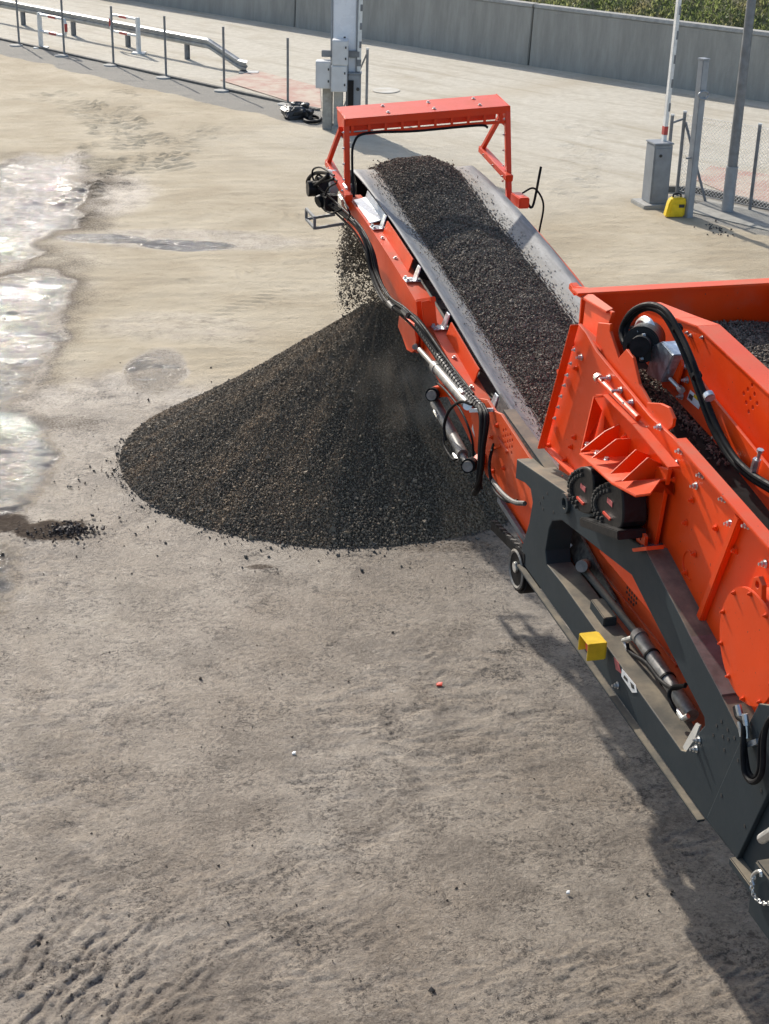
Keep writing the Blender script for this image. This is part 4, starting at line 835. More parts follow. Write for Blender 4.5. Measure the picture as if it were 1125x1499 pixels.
# ---- grey chassis side frame with its opening
UCH = 4.0
outer = vzp([(756, 672), (754, 700), (768, 707), (776, 716), (779, 735), (774, 765), (762, 805), (764, 824)], UCH) + [Q(1031, 1198, UCH)[1:], Q(1104, 1292, UCH)[1:], (5.2, 1.42), (3.6, 1.42), (3.6, 2.15), (5.9, 2.15)] + vzp([(1092, 1092), (1055, 1018), (945, 806), (932, 796), (846, 733)], UCH)
hole = vzp([(808, 763), (822, 762), (924, 842), (944, 882), (1030, 1050), (1031, 1062), (1022, 1072), (1003, 1100), (996, 1098), (824, 856), (800, 826), (798, 806), (803, 775)], UCH)
ch = plate('chassis_side_frame', outer, UCH, 0.20, M['grey'], machine, [hole], 0.008)
def mid(p, q, t): return tuple(p[i] + (q[i] - p[i]) * t for i in range(3))
m_ = mb(); a = Q(764, 826, UCH); b = Q(1031, 1200, UCH); m_.bar((a[0] - 0.022, a[1], a[2] - 0.005), (b[0] - 0.022, b[1], b[2] - 0.005), 0.05, 0.018); PB(m_, 'bottom_flange', 'grey', ch, 0.003)
m_ = mb(); m_.prism([(UCH + 0.001, *Q(937, 800, UCH)[1:]), (UCH + .20, *Q(937, 800, UCH)[1:]), (UCH + 0.20, *Q(1056, 1020, UCH)[1:]), (UCH + 0.001, *Q(1056, 1020, UCH)[1:])], (0, 0, 0.014)); tp = PB(m_, 'diagonal_top_plate', 'brown', ch, 0.002)
# bolts and holes in the chassis
for x, y in [(795, 728), (790, 736), (801, 722), (795, 745), (810, 750), (1065, 1068), (1049, 1062), (1058, 1078), (1044, 1076), (1066, 1082), (1060, 1098), (1056, 1056), (1075, 1080), (1056, 1165), (1115, 1155), (1090, 1210)]:
    put('hole', HO, tuple(np.array(Q(x, y, UCH)) - [0.0015, 0, 0]), ch)
EY = plate('lifting_eye', circ(Q(824, 737, 3.97)[1:], 0.075, 20), 3.975, 0.024, M['grey'], ch, [circ(Q(824, 737, 3.97)[1:], 0.04, 16)], 0.003)
pl = plate('chassis_end_plate', vzp([(1084, 1082), (1034, 1197), (1078, 1258), (1125, 1160), (1170, 1085), (1175, 1040), (1110, 1030)], 3.965), 3.965, 0.03, M['grey'], machine, (), 0.006)
for x, y in [(1056, 1164), (1114, 1157), (1090, 1209), (1080, 1113)]: put('hole', HO, tuple(np.array(Q(x, y, 3.965)) - [0.0015, 0, 0]), pl)
m_ = mb(); a = Q(1078, 1258, 3.98); b = Q(1120, 1315, 3.98); m_.bar(a, b, 0.10, 0.05); PB(m_, 'bottom_beam', 'grey', machine, 0.006)
# support leg with chain and shackle
lg = mb(); q = Q(1112, 1290, 3.92); lg.bx((3.88, q[1] - 0.35, q[2] - 0.22), (4.05, q[1] + 0.02, q[2] + 0.14)); lgo = PB(lg, 'support_leg', 'grey', machine, 0.012)
m_ = mb(); pts = smooth_path([Q(1105, 1283, 3.86), Q(1100, 1293, 3.86), Q(1104, 1312, 3.86), Q(1116, 1322, 3.86), Q(1130, 1322, 3.86)], 4)
for i, (p, q) in enumerate(zip(pts[:-1], pts[1:])):
    d = q - p; n_ = np.array([1.0, 0, 0]) if i % 2 else np.cross(d, [1.0, 0, 0]); n_ = n_ / np.linalg.norm(n_) * 0.010; c = (p + q) / 2
    m_.tube([c + (d * 0.62) * math.cos(t) + n_ * math.sin(t) for t in np.linspace(0, 2 * math.pi, 13)], 0.004, 5, caps=False)
PB(m_, 'chain', 'steel', lgo)
PB(mb().hose([Q(1103, 1296, 3.86), Q(1101, 1285, 3.86), Q(1106, 1277, 3.86), Q(1113, 1276, 3.86), Q(1114, 1283, 3.86)], 0.011, 8, 5), 'shackle', 'steel', lgo)
PB(mb().cyl(Q(1115, 1228, 3.9), Q(1135, 1215, 3.9), 0.03, n=10), 'hose_coupling', 'steel', machine)
# further chassis and track, out of the picture, that carry the machine
m_ = mb()
m_.bx((3.98, 2.6, 1.40), (4.2, 3.6, 2.15)); m_.bx((5.9, 2.6, 1.40), (6.1, 9.9, 2.15)); PB(m_, 'main_beam', 'grey', machine, 0.01)
m_ = mb(); m_.prism([(4.45, 2.4, -.187), (4.45, 5.0, -.187), (4.45, 5.4, 0.15), (4.45, 5.4, 0.45), (4.45, 5.0, 0.75), (4.45, 2.4, 0.75), (4.45, 2.0, 0.45), (4.45, 2.0, 0.15)], (0.5, 0, 0)); PB(m_, 'crawler_track', 'blk', machine, 0.02)
m_ = mb(); m_.prism([(5.55, 2.4, -.187), (5.55, 5.0, -.187), (5.55, 5.4, 0.15), (5.55, 5.4, 0.45), (5.55, 5.0, 0.75), (5.55, 2.4, 0.75), (5.55, 2.0, 0.45), (5.55, 2.0, 0.15)], (0.5, 0, 0)); PB(m_, 'crawler_track', 'blk', machine, 0.02)
m_ = mb(); m_.bx((4.5, 2.4, 0.55), (5.85, 5.2, 2.0)); PB(m_, 'undercarriage', 'grey', machine, 0.02)
m_ = mb(); m_.bx((4.3, 1.0, 2.1), (6.0, 5.3, 3.6)); PB(m_, 'crusher_housing', 'orange', machine, 0.02)
# far chassis beam
m_ = mb(); m_.bx((5.9, 9.0, 1.6), (6.1, 10.4, 2.4)); PB(m_, 'far_side_frame', 'grey', machine, 0.01)

# ---- inside the chassis opening
inner = plate('inner_side_panel', [(10.55, 1.55), (10.55, 2.36), (8.9, 2.75), (6.3, 2.6), (6.3, 1.45)], 4.34, 0.02, M['orange_dusty'], machine, [], 0.003)
hc = Q(925, 868, 4.34)[1:]
for i in range(-2, 3):
    for j in range(-2, 3):
        if abs(i) + abs(j) < 4: put('vent_hole', HO, (4.3385, hc[0] + 0.042 * i, hc[1] + 0.036 * j), inner)
PB(mb().bar(Q(870, 825, 4.33), Q(990, 975, 4.33), 0.015, 0.02), 'panel_rib', 'orange_dusty', inner)
bolts(BO, [(838, 800), (845, 806), (858, 850), (870, 862)], 4.336, inner)
PB(mb().cyl(Q(852, 830, 4.18), Q(938, 935, 4.18), 0.028, n=14), 'cylinder_rod', 'grey', machine)
o = PB(mb().cyl(Q(935, 931, 4.18), Q(1012, 1048, 4.18), 0.05, n=16).cyl(Q(933, 929, 4.18), Q(938, 935, 4.18), 0.055, n=16), 'cylinder', 'chrome', machine)
PB(mb().cyl(Q(851, 829, 4.12), Q(858, 826, 4.30), 0.045, n=12), 'cylinder_eye', 'chrome', machine)
for t in (0.25, 0.55): p = mid(Q(935, 931, 4.18), Q(1012, 1048, 4.18), t); q = mid(Q(935, 931, 4.18), Q(1012, 1048, 4.18), t + 0.02); PB(mb().cyl(p, q, 0.058, n=14), 'clamp_band', 'blk', o)
PB(mb().hose([Q(918, 942, 4.12), Q(922, 955, 4.12), Q(945, 970, 4.12), Q(965, 995, 4.12), Q(985, 1008, 4.12), Q(1004, 1002, 4.14)], 0.013, 8, 7), 'hydraulic_hose', 'blk', machine)
PB(mb().hose([Q(1003, 1004, 4.12), Q(985, 1006, 4.1), Q(979, 1018, 4.08), Q(985, 1035, 4.08), Q(994, 1047, 4.1)], 0.014, 8, 7), 'hydraulic_hose', 'blk', machine)
PB(mb().cyl(Q(912, 938, 4.12), Q(925, 934, 4.14), 0.018, n=8).cyl(Q(912, 938, 4.12), Q(919, 952, 4.12), 0.015, n=8), 'hose_fitting', 'steel', machine)
PB(mb().cyl(Q(991, 1040, 4.1), Q(999, 1052, 4.1), 0.018, n=8).cyl(Q(999, 1052, 4.1), Q(1007, 1048, 4.12), 0.018, n=8), 'hose_fitting', 'steel', machine)
m_ = mb(); m_.prism([Q(1018, 1058, 4.08), Q(1024, 1062, 4.08), Q(1010, 1100, 4.02), Q(1000, 1104, 4.02), Q(996, 1098, 4.02)], (0.016, 0, 0)); o = PB(m_, 'anchor_bracket', 'conc', machine, 0.003)
bolts(BS, [(1023, 1083), (1019, 1096)], 3.998, ch)
# dark step piece on the lower beam and the small bracket at the front
PB(mb().bar(Q(872, 890, 4.12), Q(892, 918, 4.12), 0.10, 0.16), 'clip_block', 'grey', machine, 0.006)
PB(mb().bar(Q(800, 822, 4.1), Q(822, 808, 4.16), 0.05, 0.06).cyl(Q(822, 808, 4.15), Q(836, 796, 4.22), 0.018, n=8), 'hose_coupling', 'galv', machine, 0.003)
bolts(BS, [(904, 1003)], 3.998, ch)
# slots in the lower beam's upper face are small dark plugs
for x, y in ((975, 1056), (981, 1067), (987, 1077)):
    q = Q(x, y, 4.1); m_ = mb(); m_.box((4.10, q[1], Q(x, y, 4.1)[2]), (0.03, 0.09, 0.004)); PB(m_, 'slot', 'stickblk', ch)
# emergency stop under its yellow hood, and the decals beside it
c0 = np.array(Q(866, 946, 3.90))
m_ = mb(); s_ = 0.085
m_.box(c0 + [0.0, 0, 0.06], (0.13, 0.17, 0.012)); m_.box(c0 + [0.0, 0.08, 0], (0.13, 0.012, 0.13)); m_.box(c0 + [0.0, -0.08, 0.0], (0.13, 0.012, 0.13)); m_.box(c0 + [0.07, 0, 0.0], (0.012, 0.16, 0.13))
es = PB(m_, 'emergency_stop_hood', 'yellow', machine, 0.004); es['label'] = 'yellow sheet hood over a red stop button'
PB(mb().cyl(c0 + [0.07, 0.0, 0], c0 + [0.0, 0.0, 0], 0.022, n=12).cyl(c0 + [0.0, 0, 0], c0 + [-0.035, 0, 0], 0.036, n=16), 'stop_button', 'redplastic', es, 0.003)
def decal(px, u, mat, parent, name='sticker'): m_ = mb(); m_.prism([Q(x, y, u) for x, y in px], (0.0025, 0, 0)); return PB(m_, name, mat, parent)
decal([(898, 962), (905, 970), (909, 986), (901, 980)], 3.996, 'stickred', ch)
d1 = decal([(910, 979), (930, 1003), (932, 1014), (925, 1014), (909, 990)], 3.996, 'white', ch)
decal([(913, 988), (918, 994), (918, 998), (912, 992)], 3.994, 'stickblk', d1, 'print'); decal([(922, 998), (927, 1003), (928, 1009), (924, 1007)], 3.994, 'stickblk', d1, 'print')

# ---- tail wheel hanging below the chassis tip
wc = np.array(Q(757, 833, 4.0))
m_ = mb(); m_.cyl(wc + [-0.01, 0, 0], wc + [0.16, 0, 0], 0.20, n=32); whl = PB(m_, 'tail_wheel', 'blk', machine, 0.02)
m_ = mb(); n_ = 28
for r0_, r1_, x0, x1 in ((0.15, 0.135, -0.022, -0.012), (0.165, 0.15, -0.012, -0.022)):
    for k in range(n_):
        a0, a1 = 2 * math.pi * k / n_, 2 * math.pi * (k + 1) / n_
        m_.add([wc + [x0, r0_ * math.cos(a0), r0_ * math.sin(a0)], wc + [x0, r0_ * math.cos(a1), r0_ * math.sin(a1)], wc + [x1, r1_ * math.cos(a1), r1_ * math.sin(a1)], wc + [x1, r1_ * math.cos(a0), r1_ * math.sin(a0)]], [(0, 1, 2, 3)])
PB(m_, 'rim', 'chrome', whl)
PB(mb().cyl(wc + [-0.03, 0, 0.02], wc + [0.0, 0, 0.02], 0.045, n=14), 'hub', 'steel', whl, 0.004)
bar_a, bar_b = Q(722, 768, 4.05), Q(772, 818, 4.02)
st = PB(mb().bar(bar_a, bar_b, 0.05, 0.09), 'scraper_bar', 'blk', machine, 0.006)
for k in range(9):
    p = np.array(mid(bar_a, bar_b, (k + 0.25) / 9)); q = np.array(mid(bar_a, bar_b, (k + 0.6) / 9)); PB(mb().bar(p + [-0.02, 0, 0.022], q + [0.02, 0, 0.022], 0.02, 0.05), 'tread_block', 'dusthose', st)
for u_ in (4.10, 4.22): PB(mb().bar(Q(730, 730, u_), Q(775, 800, u_), 0.03, 0.05), 'scraper_arm', 'postgrey', machine)

# ---- screen box
def wv(px, u=4.15): return vzp(px, u)
W1o = wv([(797, 655), (846, 474), (856, 486), (872, 514), (951, 610), (985, 641), (1125, 801)]) + [(6.0, 3.16), (5.4, 3.05), (5.4, 2.1), (9.2, 2.2), (9.6, 2.45)] + wv([(846, 703)])
W1 = plate('screen_side_wall', W1o, 4.15, 0.025, M['orange'], machine, (), 0.004)
# top flange, front lip
def lip(pts, w_, u, t=0.02, parent=W1, mat='orange', name='flange', du=None):
    m_ = mb()
    for a, b in zip(pts[:-1], pts[1:]):
        a = np.array(a); b = np.array(b); d = b - a; d /= np.linalg.norm(d); n_ = np.cross([1.0, 0, 0], d) * t; off = np.array([w_, 0, 0])
        m_.add([a, b, b + off, a + off, a + n_, b + n_, b + off + n_, a + off + n_], [(0, 1, 2, 3), (4, 5, 6, 7), (0, 1, 5, 4), (1, 2, 6, 5), (2, 3, 7, 6), (3, 0, 4, 7)])
    return PB(m_, name, mat, parent, 0.003)
lip([Q(985, 642, 4.10), Q(1125, 802, 4.10), (4.10, 6.0, 3.17)], 0.09, 4.10)
lip([Q(797, 655, 4.12), Q(846, 474, 4.12)], -0.06, 4.12, 0.014)
lip([Q(797, 656, 4.09), Q(846, 704, 4.09), Q(872, 730, 4.09)], 0.06, 4.09, 0.014)
for x, y in [(838, 512), (833, 532), (828, 549), (824, 564), (819, 580), (815, 596), (810, 612)]: put('bolt', BG, Q(x + 3, y, 4.085), W1)
for x, y in [(838, 503), (823, 543), (806, 613), (797, 648)]: PB(mb().bar(Q(x, y, 4.12), Q(x - 6, y + 1, 4.12), 0.03, 0.035), 'lip_tab', 'orange', W1, 0.004)
bolts(BS, [(851, 523), (892, 553), (909, 571), (925, 589), (946, 629), (990, 678), (997, 660), (1019, 711), (1028, 695), (1061, 730), (1069, 766), (1095, 769), (1120, 825), (966, 625)], 4.148, W1)
bolts(BO, [(844, 539), (836, 654), (828, 673), (841, 640), (804, 652), (823, 700), (987, 702), (1013, 732), (1048, 773), (1077, 806), (1115, 849), (973, 802), (984, 833), (1004, 838), (1017, 811), (960, 770), (1004, 765), (1108, 905), (893, 627), (906, 660)], 4.148, W1)
# upper bearing plate with its notch, and the rounded end piece
UP1 = plate('bearing_plate', vzp([(878, 472), (896, 474), (895, 485), (908, 524), (919, 511), (929, 523), (938, 562), (953, 589), (951, 613), (872, 516)], 4.20), 4.185, 0.022, M['orange'], machine, (), 0.004)
plate('rounded_end_piece', vzp([(953, 589), (972, 590), (985, 596), (992, 612), (990, 624), (978, 634), (966, 630), (951, 613)], 4.20), 4.17, 0.022, M['orange'], machine, (), 0.004)
PB(mb().cyl(Q(875, 553, 4.10), Q(934, 612, 4.10), 0.022, n=10), 'round_bar', 'orange', W1)
PB(mb().cyl(Q(874, 552, 4.10), Q(877, 555, 4.10), 0.032, n=10), 'bar_nut', 'steel', W1)
for x, y in ((892, 553), (909, 571), (925, 589)): PB(mb().cyl(Q(x, y, 4.15), np.array(Q(x, y, 4.15)) + [-0.07, 0, 0.0], 0.009, n=8), 'stud', 'steel', W1)
# long diagonal stiffener and weld seams
PB(mb().bar(Q(1083, 755, 4.13), Q(1014, 935, 4.13), 0.055, 0.045, (1, 0, 0)), 'stiffener', 'orange', W1, 0.006)
m_ = mb(); c = Q(1009, 827, 4.148); m_.tube([(4.146, c[1] + 0.09 * math.cos(t), c[2] + 0.09 * math.sin(t)) for t in np.linspace(-2.0, 1.6, 18)], 0.005, 5); PB(m_, 'weld_arc', 'orange', W1)
m_ = mb(); c = Q(984, 833, 4.148); m_.tube([(4.146, c[1] + 0.035 * math.cos(t), c[2] + 0.035 * math.sin(t)) for t in np.linspace(-1.2, 2.6, 14)], 0.006, 5); PB(m_, 'weld_arc', 'orange', W1)
# step bracket with gusset ribs
def bracket():
    e = [Q(847, 663, 3.86), Q(895, 706, 3.86), Q(930, 725, 3.88), Q(952, 722, 3.95), Q(967, 702, 4.06)]
    bk = [(4.14, e[-1][1], e[-1][2]), (4.14, e[2][1], e[2][2] + 0.0), (4.14, e[0][1] + 0.02, e[0][2])]
    m_ = mb(); m_.prism([np.array(p) for p in e + bk], (0, 0, -0.016)); s0 = PB(m_, 'step_bracket', 'orange', machine, 0.003)
    for x0, y0, x1, y1, x2, y2 in ((850, 661, 886, 632, 893, 606), (866, 672, 902, 643, 906, 625), (893, 695, 936, 663, 940, 656), (910, 706, 954, 675, 960, 671)):
        a = np.array(Q(x0, y0, 3.87)); b = np.array(Q(x1, y1, 4.03)); c = np.array(Q(x2, y2, 4.135))
        a2 = a.copy(); base = np.array([4.135, a[1], a[2] - 0.0]); b[1] = a[1] - 0.01; c[1] = a[1] - 0.02
        m_ = mb(); m_.prism([a + [0, 0, 0.005], b, c, base + [0, 0, 0.002]], (0, 0.014, 0)); PB(m_, 'gusset_rib', 'orange', s0, 0.003)
    plate('back_plate', vzp([(872, 577), (883, 577), (925, 620), (978, 685), (966, 706), (935, 722), (862, 665)], 4.13), 4.128, 0.016, M['orange'], s0, (), 0.003)
    lip([Q(868, 580, 4.05), Q(882, 577, 4.05), Q(925, 620, 4.05), Q(978, 684, 4.05)], 0.08, 4.05, 0.012, s0, 'orange', 'upper_flange')
    m_ = mb(); m_.prism([Q(868, 580, 4.05), Q(880, 600, 4.12), Q(862, 664, 4.10), Q(849, 662, 3.90)], (0, -0.012, 0)); PB(m_, 'side_cheek', 'orange', s0)
    bolts(BO, [(886, 655), (898, 668), (922, 690), (945, 700), (930, 668), (915, 640)], 4.124, s0)
    for x, y in ((858, 670), (872, 683), (886, 690), (908, 680)):
        q = Q(x, y, 3.95); bo = link('bolt', BT, None, s0); bo.location = L((3.95, q[1], np.interp(q[1], [8.0, 9.0], [3.2, 3.07]) + .003))
    plate('post_plate', vzp([(962, 682), (980, 687), (959, 800), (947, 800), (951, 744), (934, 740), (925, 724), (944, 724)], 4.10), 4.09, 0.03, M['orange'], machine, (), 0.004)
bracket()
STUD = MB().box((0, 0, 0), (0.022, 0.024, 0.024)).mesh('stud', 0.004); STUD.materials.append(plain('dusty_stud', (0.055, 0.052, 0.048), 0.7, 0, 0.4, 30, 0.05, 0.2))
# rubber buffer blocks under the bracket
def buffer(px, label):
    px = [tuple(q) for q in smooth_path(px + px[:1], 3)][:-1]; me = vzp(px, 3.92); b0 = plate('rubber_buffer', me, 3.90, 0.17, M['blkplastic'], machine, (), 0.012)
    P = [np.array((0, *q)) for q in me]; n = len(P); m_ = mb(); cen = np.mean(P, 0); d = P[2] - P[1]; SGN = 1.0 if np.dot(np.array([0, -d[2], d[1]]), P[1] - cen) > 0 else -1.0
    for a, b in zip(P[:13], P[1:14]):
        k = 1
        for i in range(k):
            p = a + (b - a) * (i + 0.5) / k; d = (b - a) / np.linalg.norm(b - a); o_ = np.array([0, -d[2], d[1]])
            for ins in (0.022, 0.058): so = link('stud', STUD, None, b0); so.location = L((3.893, p[1] - o_[1] * SGN * ins, p[2] - o_[2] * SGN * ins))
    c = np.mean(P, 0)
    m_ = mb(); m_.box((3.897, c[1] - 0.04, c[2] + 0.03), (0.004, 0.085, 0.035)); PB(m_, 'sticker', 'stickred', b0)
    m_ = mb(); m_.box((3.893, c[1] - 0.02, c[2] - 0.075), (0.012, 0.12, 0.016)); PB(m_, 'red_tab', 'redplastic', b0)
buffer([(850, 748), (838, 730), (836, 706), (841, 691), (853, 683), (866, 686), (872, 704), (870, 745), (862, 752)], '')
buffer([(886, 772), (874, 752), (871, 730), (877, 713), (892, 705), (906, 706), (914, 720), (915, 765), (905, 775)], '')
PB(mb().bar(Q(868, 762, 3.95), Q(925, 782, 3.95), 0.2, 0.06), 'buffer_seat', 'blkplastic', machine, 0.006)
m_ = mb(); m_.prism([Q(924, 803, 3.96), Q(946, 800, 3.96), Q(946, 806, 3.96), Q(926, 808, 3.96)], (0.12, 0, 0)); lgx = PB(m_, 'lug_base', 'orange', machine, 0.003)
plate('eye_lug', vzp([(930, 802), (931, 786), (935, 780), (941, 781), (944, 786), (943, 800)], 4.02), 4.02, 0.022, M['orange'], lgx, [circ(Q(937, 788, 4.02)[1:], 0.014, 10)], 0.002)

# round drive cover with its rim bolts
cc = np.array([3.98, 6.76, 2.80]); R0 = 0.335
m_ = mb(); m_.cyl((4.15, cc[1], cc[2]), (4.00, cc[1], cc[2]), R0 - 0.02, n=48); dcv = PB(m_, 'drive_cover', 'orange', machine, 0.004)
PB(mb().cyl((4.0, cc[1], cc[2]), (3.98, cc[1], cc[2]), R0, n=56), 'cover_disc', 'orange', dcv, 0.004)
BC = bolt_mesh('bolt_cover', 0.011, 0.010); BC.materials.append(M['orange'])
for k in range(10): a = 2 * math.pi * (k + 0.3) / 10; put('bolt', BC, (3.979, cc[1] + (R0 - 0.022) * math.cos(a), cc[2] + (R0 - 0.022) * math.sin(a)), dcv)
plate('lifting_lug', [(cc[1] - 0.07, cc[2] + R0 - 0.03), (cc[1] + 0.07, cc[2] + R0 - 0.03), (cc[1] + 0.05, cc[2] + R0 + 0.07), (cc[1], cc[2] + R0 + 0.10), (cc[1] - 0.05, cc[2] + R0 + 0.07)], 3.99, 0.03, M['orange'], dcv, [circ((cc[1], cc[2] + R0 + 0.05), 0.022, 12)], 0.003)

# ---- far wall, inner wall, right wall and floor of the box
m_ = mb(); m_.bx((4.36, 10.40, 2.55), (5.95, 10.43, 3.74)); fw = PB(m_, 'front_wall', 'orange', machine, 0.004)
PB(mb().bx((4.30, 10.34, 3.742), (5.97, 10.47, 3.765)), 'flange', 'orange', fw, 0.004)
PB(mb().bx((5.93, 5.5, 2.3), (5.955, 10.395, 3.70)), 'screen_side_wall', 'orange', machine, 0.004)
PB(mb().bx((5.90, 5.5, 3.702), (5.99, 10.33, 3.72)), 'wall_flange', 'orange', machine, 0.004)
m_ = mb(); m_.prism([Q(857, 438, 4.36), Q(896, 457, 4.36), Q(878, 512, 4.30), Q(852, 480, 4.30)], (0.025, 0, 0)); cp = PB(m_, 'corner_plate', 'orange', machine, 0.003)
m_ = mb(); m_.prism([Q(843, 433, 4.33), Q(868, 434, 4.40), Q(897, 455, 4.40), Q(887, 459, 4.33)], (0, 0, 0.018)); PB(m_, 'corner_flange', 'orange', cp, 0.003)
PB(mb().bar(Q(838, 423, 4.5), Q(872, 428, 4.5), 0.05, 0.05).bar(Q(838, 418, 4.5), Q(846, 428, 4.5), 0.07, 0.06), 'corner_clip', 'orange', cp, 0.01)
m_ = mb(); m_.prism([Q(848, 476, 4.17), Q(880, 512, 4.17), Q(886, 505, 4.32), Q(853, 474, 4.32)], (0, 0, -0.016)); PB(m_, 'corner_ledge', 'orange', cp, 0.003)
W2o = vzp([(936, 446), (990, 467), (1020, 478), (1125, 577)], 4.70) + [(6.0, 3.30), (5.4, 3.2), (5.4, 2.6), (10.0, 2.7), (10.15, 3.2)]
hcv = Q(1098, 583, 4.70)[1:]; hl = []
for i, j in ((0, 0), (1, 1), (-1, -1), (1, -1), (-1, 1), (2, 0), (-2, 0), (0, 2), (0, -2)): hl.append(circ((hcv[0] + 0.045 * i, hcv[1] + 0.045 * j), 0.014, 8))
W2 = plate('inner_wall', W2o, 4.70, 0.02, M['orange'], machine, hl, 0.003)
lip([Q(935, 444, 4.69), Q(990, 466, 4.69), Q(1020, 477, 4.69), Q(1125, 576, 4.69), (4.69, 6.0, 3.31)], 0.17, 4.69, 0.016, W2)
PB(mb().bar(Q(990, 530, 4.66), Q(1125, 692, 4.66), 0.03, 0.035), 'wall_rail', 'orange', W2, 0.004)
bolts(BG, [(1028, 494), (1006, 487), (1011, 491)], 4.698, W2); LWp = plate('lower_strip_wall', vzp([(985, 527), (998, 520), (1045, 585), (1125, 684)], 4.50) + [(6.2, 3.22), (6.2, 2.95)] + vzp([(1125, 748), (1040, 640), (1000, 596), (972, 566)], 4.50), 4.50, 0.02, M['orange'], machine, (), 0.003)
bolts(BS, [(992, 540), (1006, 556), (1003, 536), (998, 580), (984, 562), (1050, 640), (1075, 668)], 4.497, LWp)
for x, y in ((1075, 632), (1090, 645), (1105, 660), (1028, 588), (1060, 620)): put('hole', HO, tuple(np.array(Q(x, y, 4.70)) - [0.0015, 0, 0]), W2)
decal([(1010, 571), (1027, 586), (1022, 599), (1005, 584)], 4.495, 'white', LWp); decal([(1009, 576), (1014, 580), (1012, 587), (1007, 582)], 4.492, 'stickblk', LWp, 'print'); decal([(1016, 577), (1025, 585), (1023.5, 588.5), (1014.5, 581)], 4.492, 'yellow', LWp, 'print')
# motor bearing plate and the drive motor of the small belt
bp = plate('tension_plate', vzp([(984, 525), (996, 518), (1000, 535), (990, 570), (972, 568), (969, 560)], 4.46), 4.45, 0.02, M['orange'], machine, [], 0.003)
PB(mb().cyl(Q(963, 534, 4.42), Q(985, 556, 4.5), 0.012, n=8), 'tension_bolt', 'steel', bp); PB(mb().cyl(Q(980, 554, 4.42), Q(994, 568, 4.45), 0.014, n=8).cyl(Q(994, 568, 4.45), Q(998, 572, 4.45), 0.024, n=6), 'tension_bolt', 'steel', bp)
mo = PB(mb().cyl(Q(938, 505, 4.32), Q(948, 495, 4.56), 0.125, n=28), 'belt_motor', 'blkplastic', machine, 0.01)
PB(mb().cyl(Q(936, 508, 4.24), Q(939, 504, 4.33), 0.07, n=18), 'motor_cap', 'blk', mo, 0.006)
for k in range(6):
    a = 2 * math.pi * k / 6; c = np.array(Q(938, 505, 4.318)); PB(mb().cyl(c + [0, 0.095 * math.cos(a), 0.095 * math.sin(a)], c + [-0.02, 0.095 * math.cos(a), 0.095 * math.sin(a)], 0.014, n=6), 'motor_bolt', 'steel', mo)
m_ = mb(); c = np.array(Q(944, 499, 4.50)); m_.tube([c + [0.0, 0.145 * math.cos(t), 0.145 * math.sin(t)] for t in np.linspace(-0.5, 2.7, 18)], 0.03, 8); PB(m_, 'motor_ring', 'galv', mo)
m_ = mb(); m_.prism([Q(955, 505, 4.38), Q(968, 500, 4.38), Q(985, 520, 4.38), Q(967, 560, 4.38), Q(945, 548, 4.38)], (0.14, 0, 0)); PB(m_, 'bearing_housing', 'galv', machine, 0.008)
for pts in ([Q(921, 507, 4.25), Q(912, 500, 4.25), Q(910, 480, 4.27), Q(925, 456, 4.30), Q(950, 446, 4.35), Q(975, 456, 4.39), Q(997, 492, 4.41), Q(1014, 530, 4.41), Q(1028, 570, 4.42), Q(1048, 622, 4.43), Q(1072, 665, 4.44), Q(1098, 692, 4.44), Q(1135, 715, 4.44)],
            [Q(925, 502, 4.28), Q(918, 494, 4.28), Q(917, 478, 4.30), Q(930, 459, 4.34), Q(950, 451, 4.38), Q(971, 461, 4.41), Q(991, 495, 4.43), Q(1008, 535, 4.44), Q(1022, 574, 4.44), Q(1042, 626, 4.45), Q(1067, 669, 4.46), Q(1095, 697, 4.46), Q(1135, 722, 4.46)]):
    PB(mb().hose(pts, 0.020, 10, 8), 'hydraulic_hose', 'blk', machine)
for a, b in (((1036, 577), (1039, 583)), ((990, 478), (992, 483)), ((1018, 548), (1020, 552))): PB(mb().cyl(Q(*a, 4.425), Q(*b, 4.425), 0.036, n=14), 'hose_clamp', 'blk' if a[0] != 1036 else 'galv', machine)
PB(mb().cyl(Q(1105, 690, 4.45), Q(1112, 662, 4.45), 0.012, n=8).cyl(Q(1112, 662, 4.45), Q(1113, 658, 4.45), 0.022, n=6).cyl(Q(1102, 695, 4.45), Q(1108, 672, 4.45), 0.026, n=6), 'clamp_bolt', 'steel', machine)
m_ = mb(); m_.prism([Q(1033, 618, 4.60), Q(1048, 614, 4.60), Q(1060, 640, 4.60), Q(1057, 652, 4.60), Q(1030, 628, 4.60)], (0.01, 0, 0)); PB(m_, 'grey_bracket', 'galv', machine, 0.002)
# hydraulic couplings at the lower right
PB(mb().hose([Q(1076, 1035, 3.93), Q(1079, 1048, 3.92), Q(1088, 1060, 3.92), Q(1087, 1100, 3.90), Q(1090, 1132, 3.90), Q(1102, 1145, 3.90), Q(1115, 1130, 3.90), Q(1118, 1080, 3.90), Q(1125, 1055, 3.9), Q(1140, 1045, 3.9)], 0.016, 10, 8), 'hydraulic_hose', 'blk', machine)
PB(mb().hose([Q(1088, 1075, 3.93), Q(1092, 1110, 3.92), Q(1096, 1130, 3.92), Q(1104, 1138, 3.92), Q(1111, 1125, 3.92), Q(1113, 1085, 3.92), Q(1122, 1062, 3.92), Q(1140, 1052, 3.92)], 0.014, 10, 8), 'hydraulic_hose', 'blk', machine)
PB(mb().hose([Q(1044, 1022, 4.02), Q(1046, 1008, 4.06), Q(1056, 1005, 4.08), Q(1066, 1010, 4.10)], 0.010, 8, 7), 'hydraulic_hose', 'blk', machine)
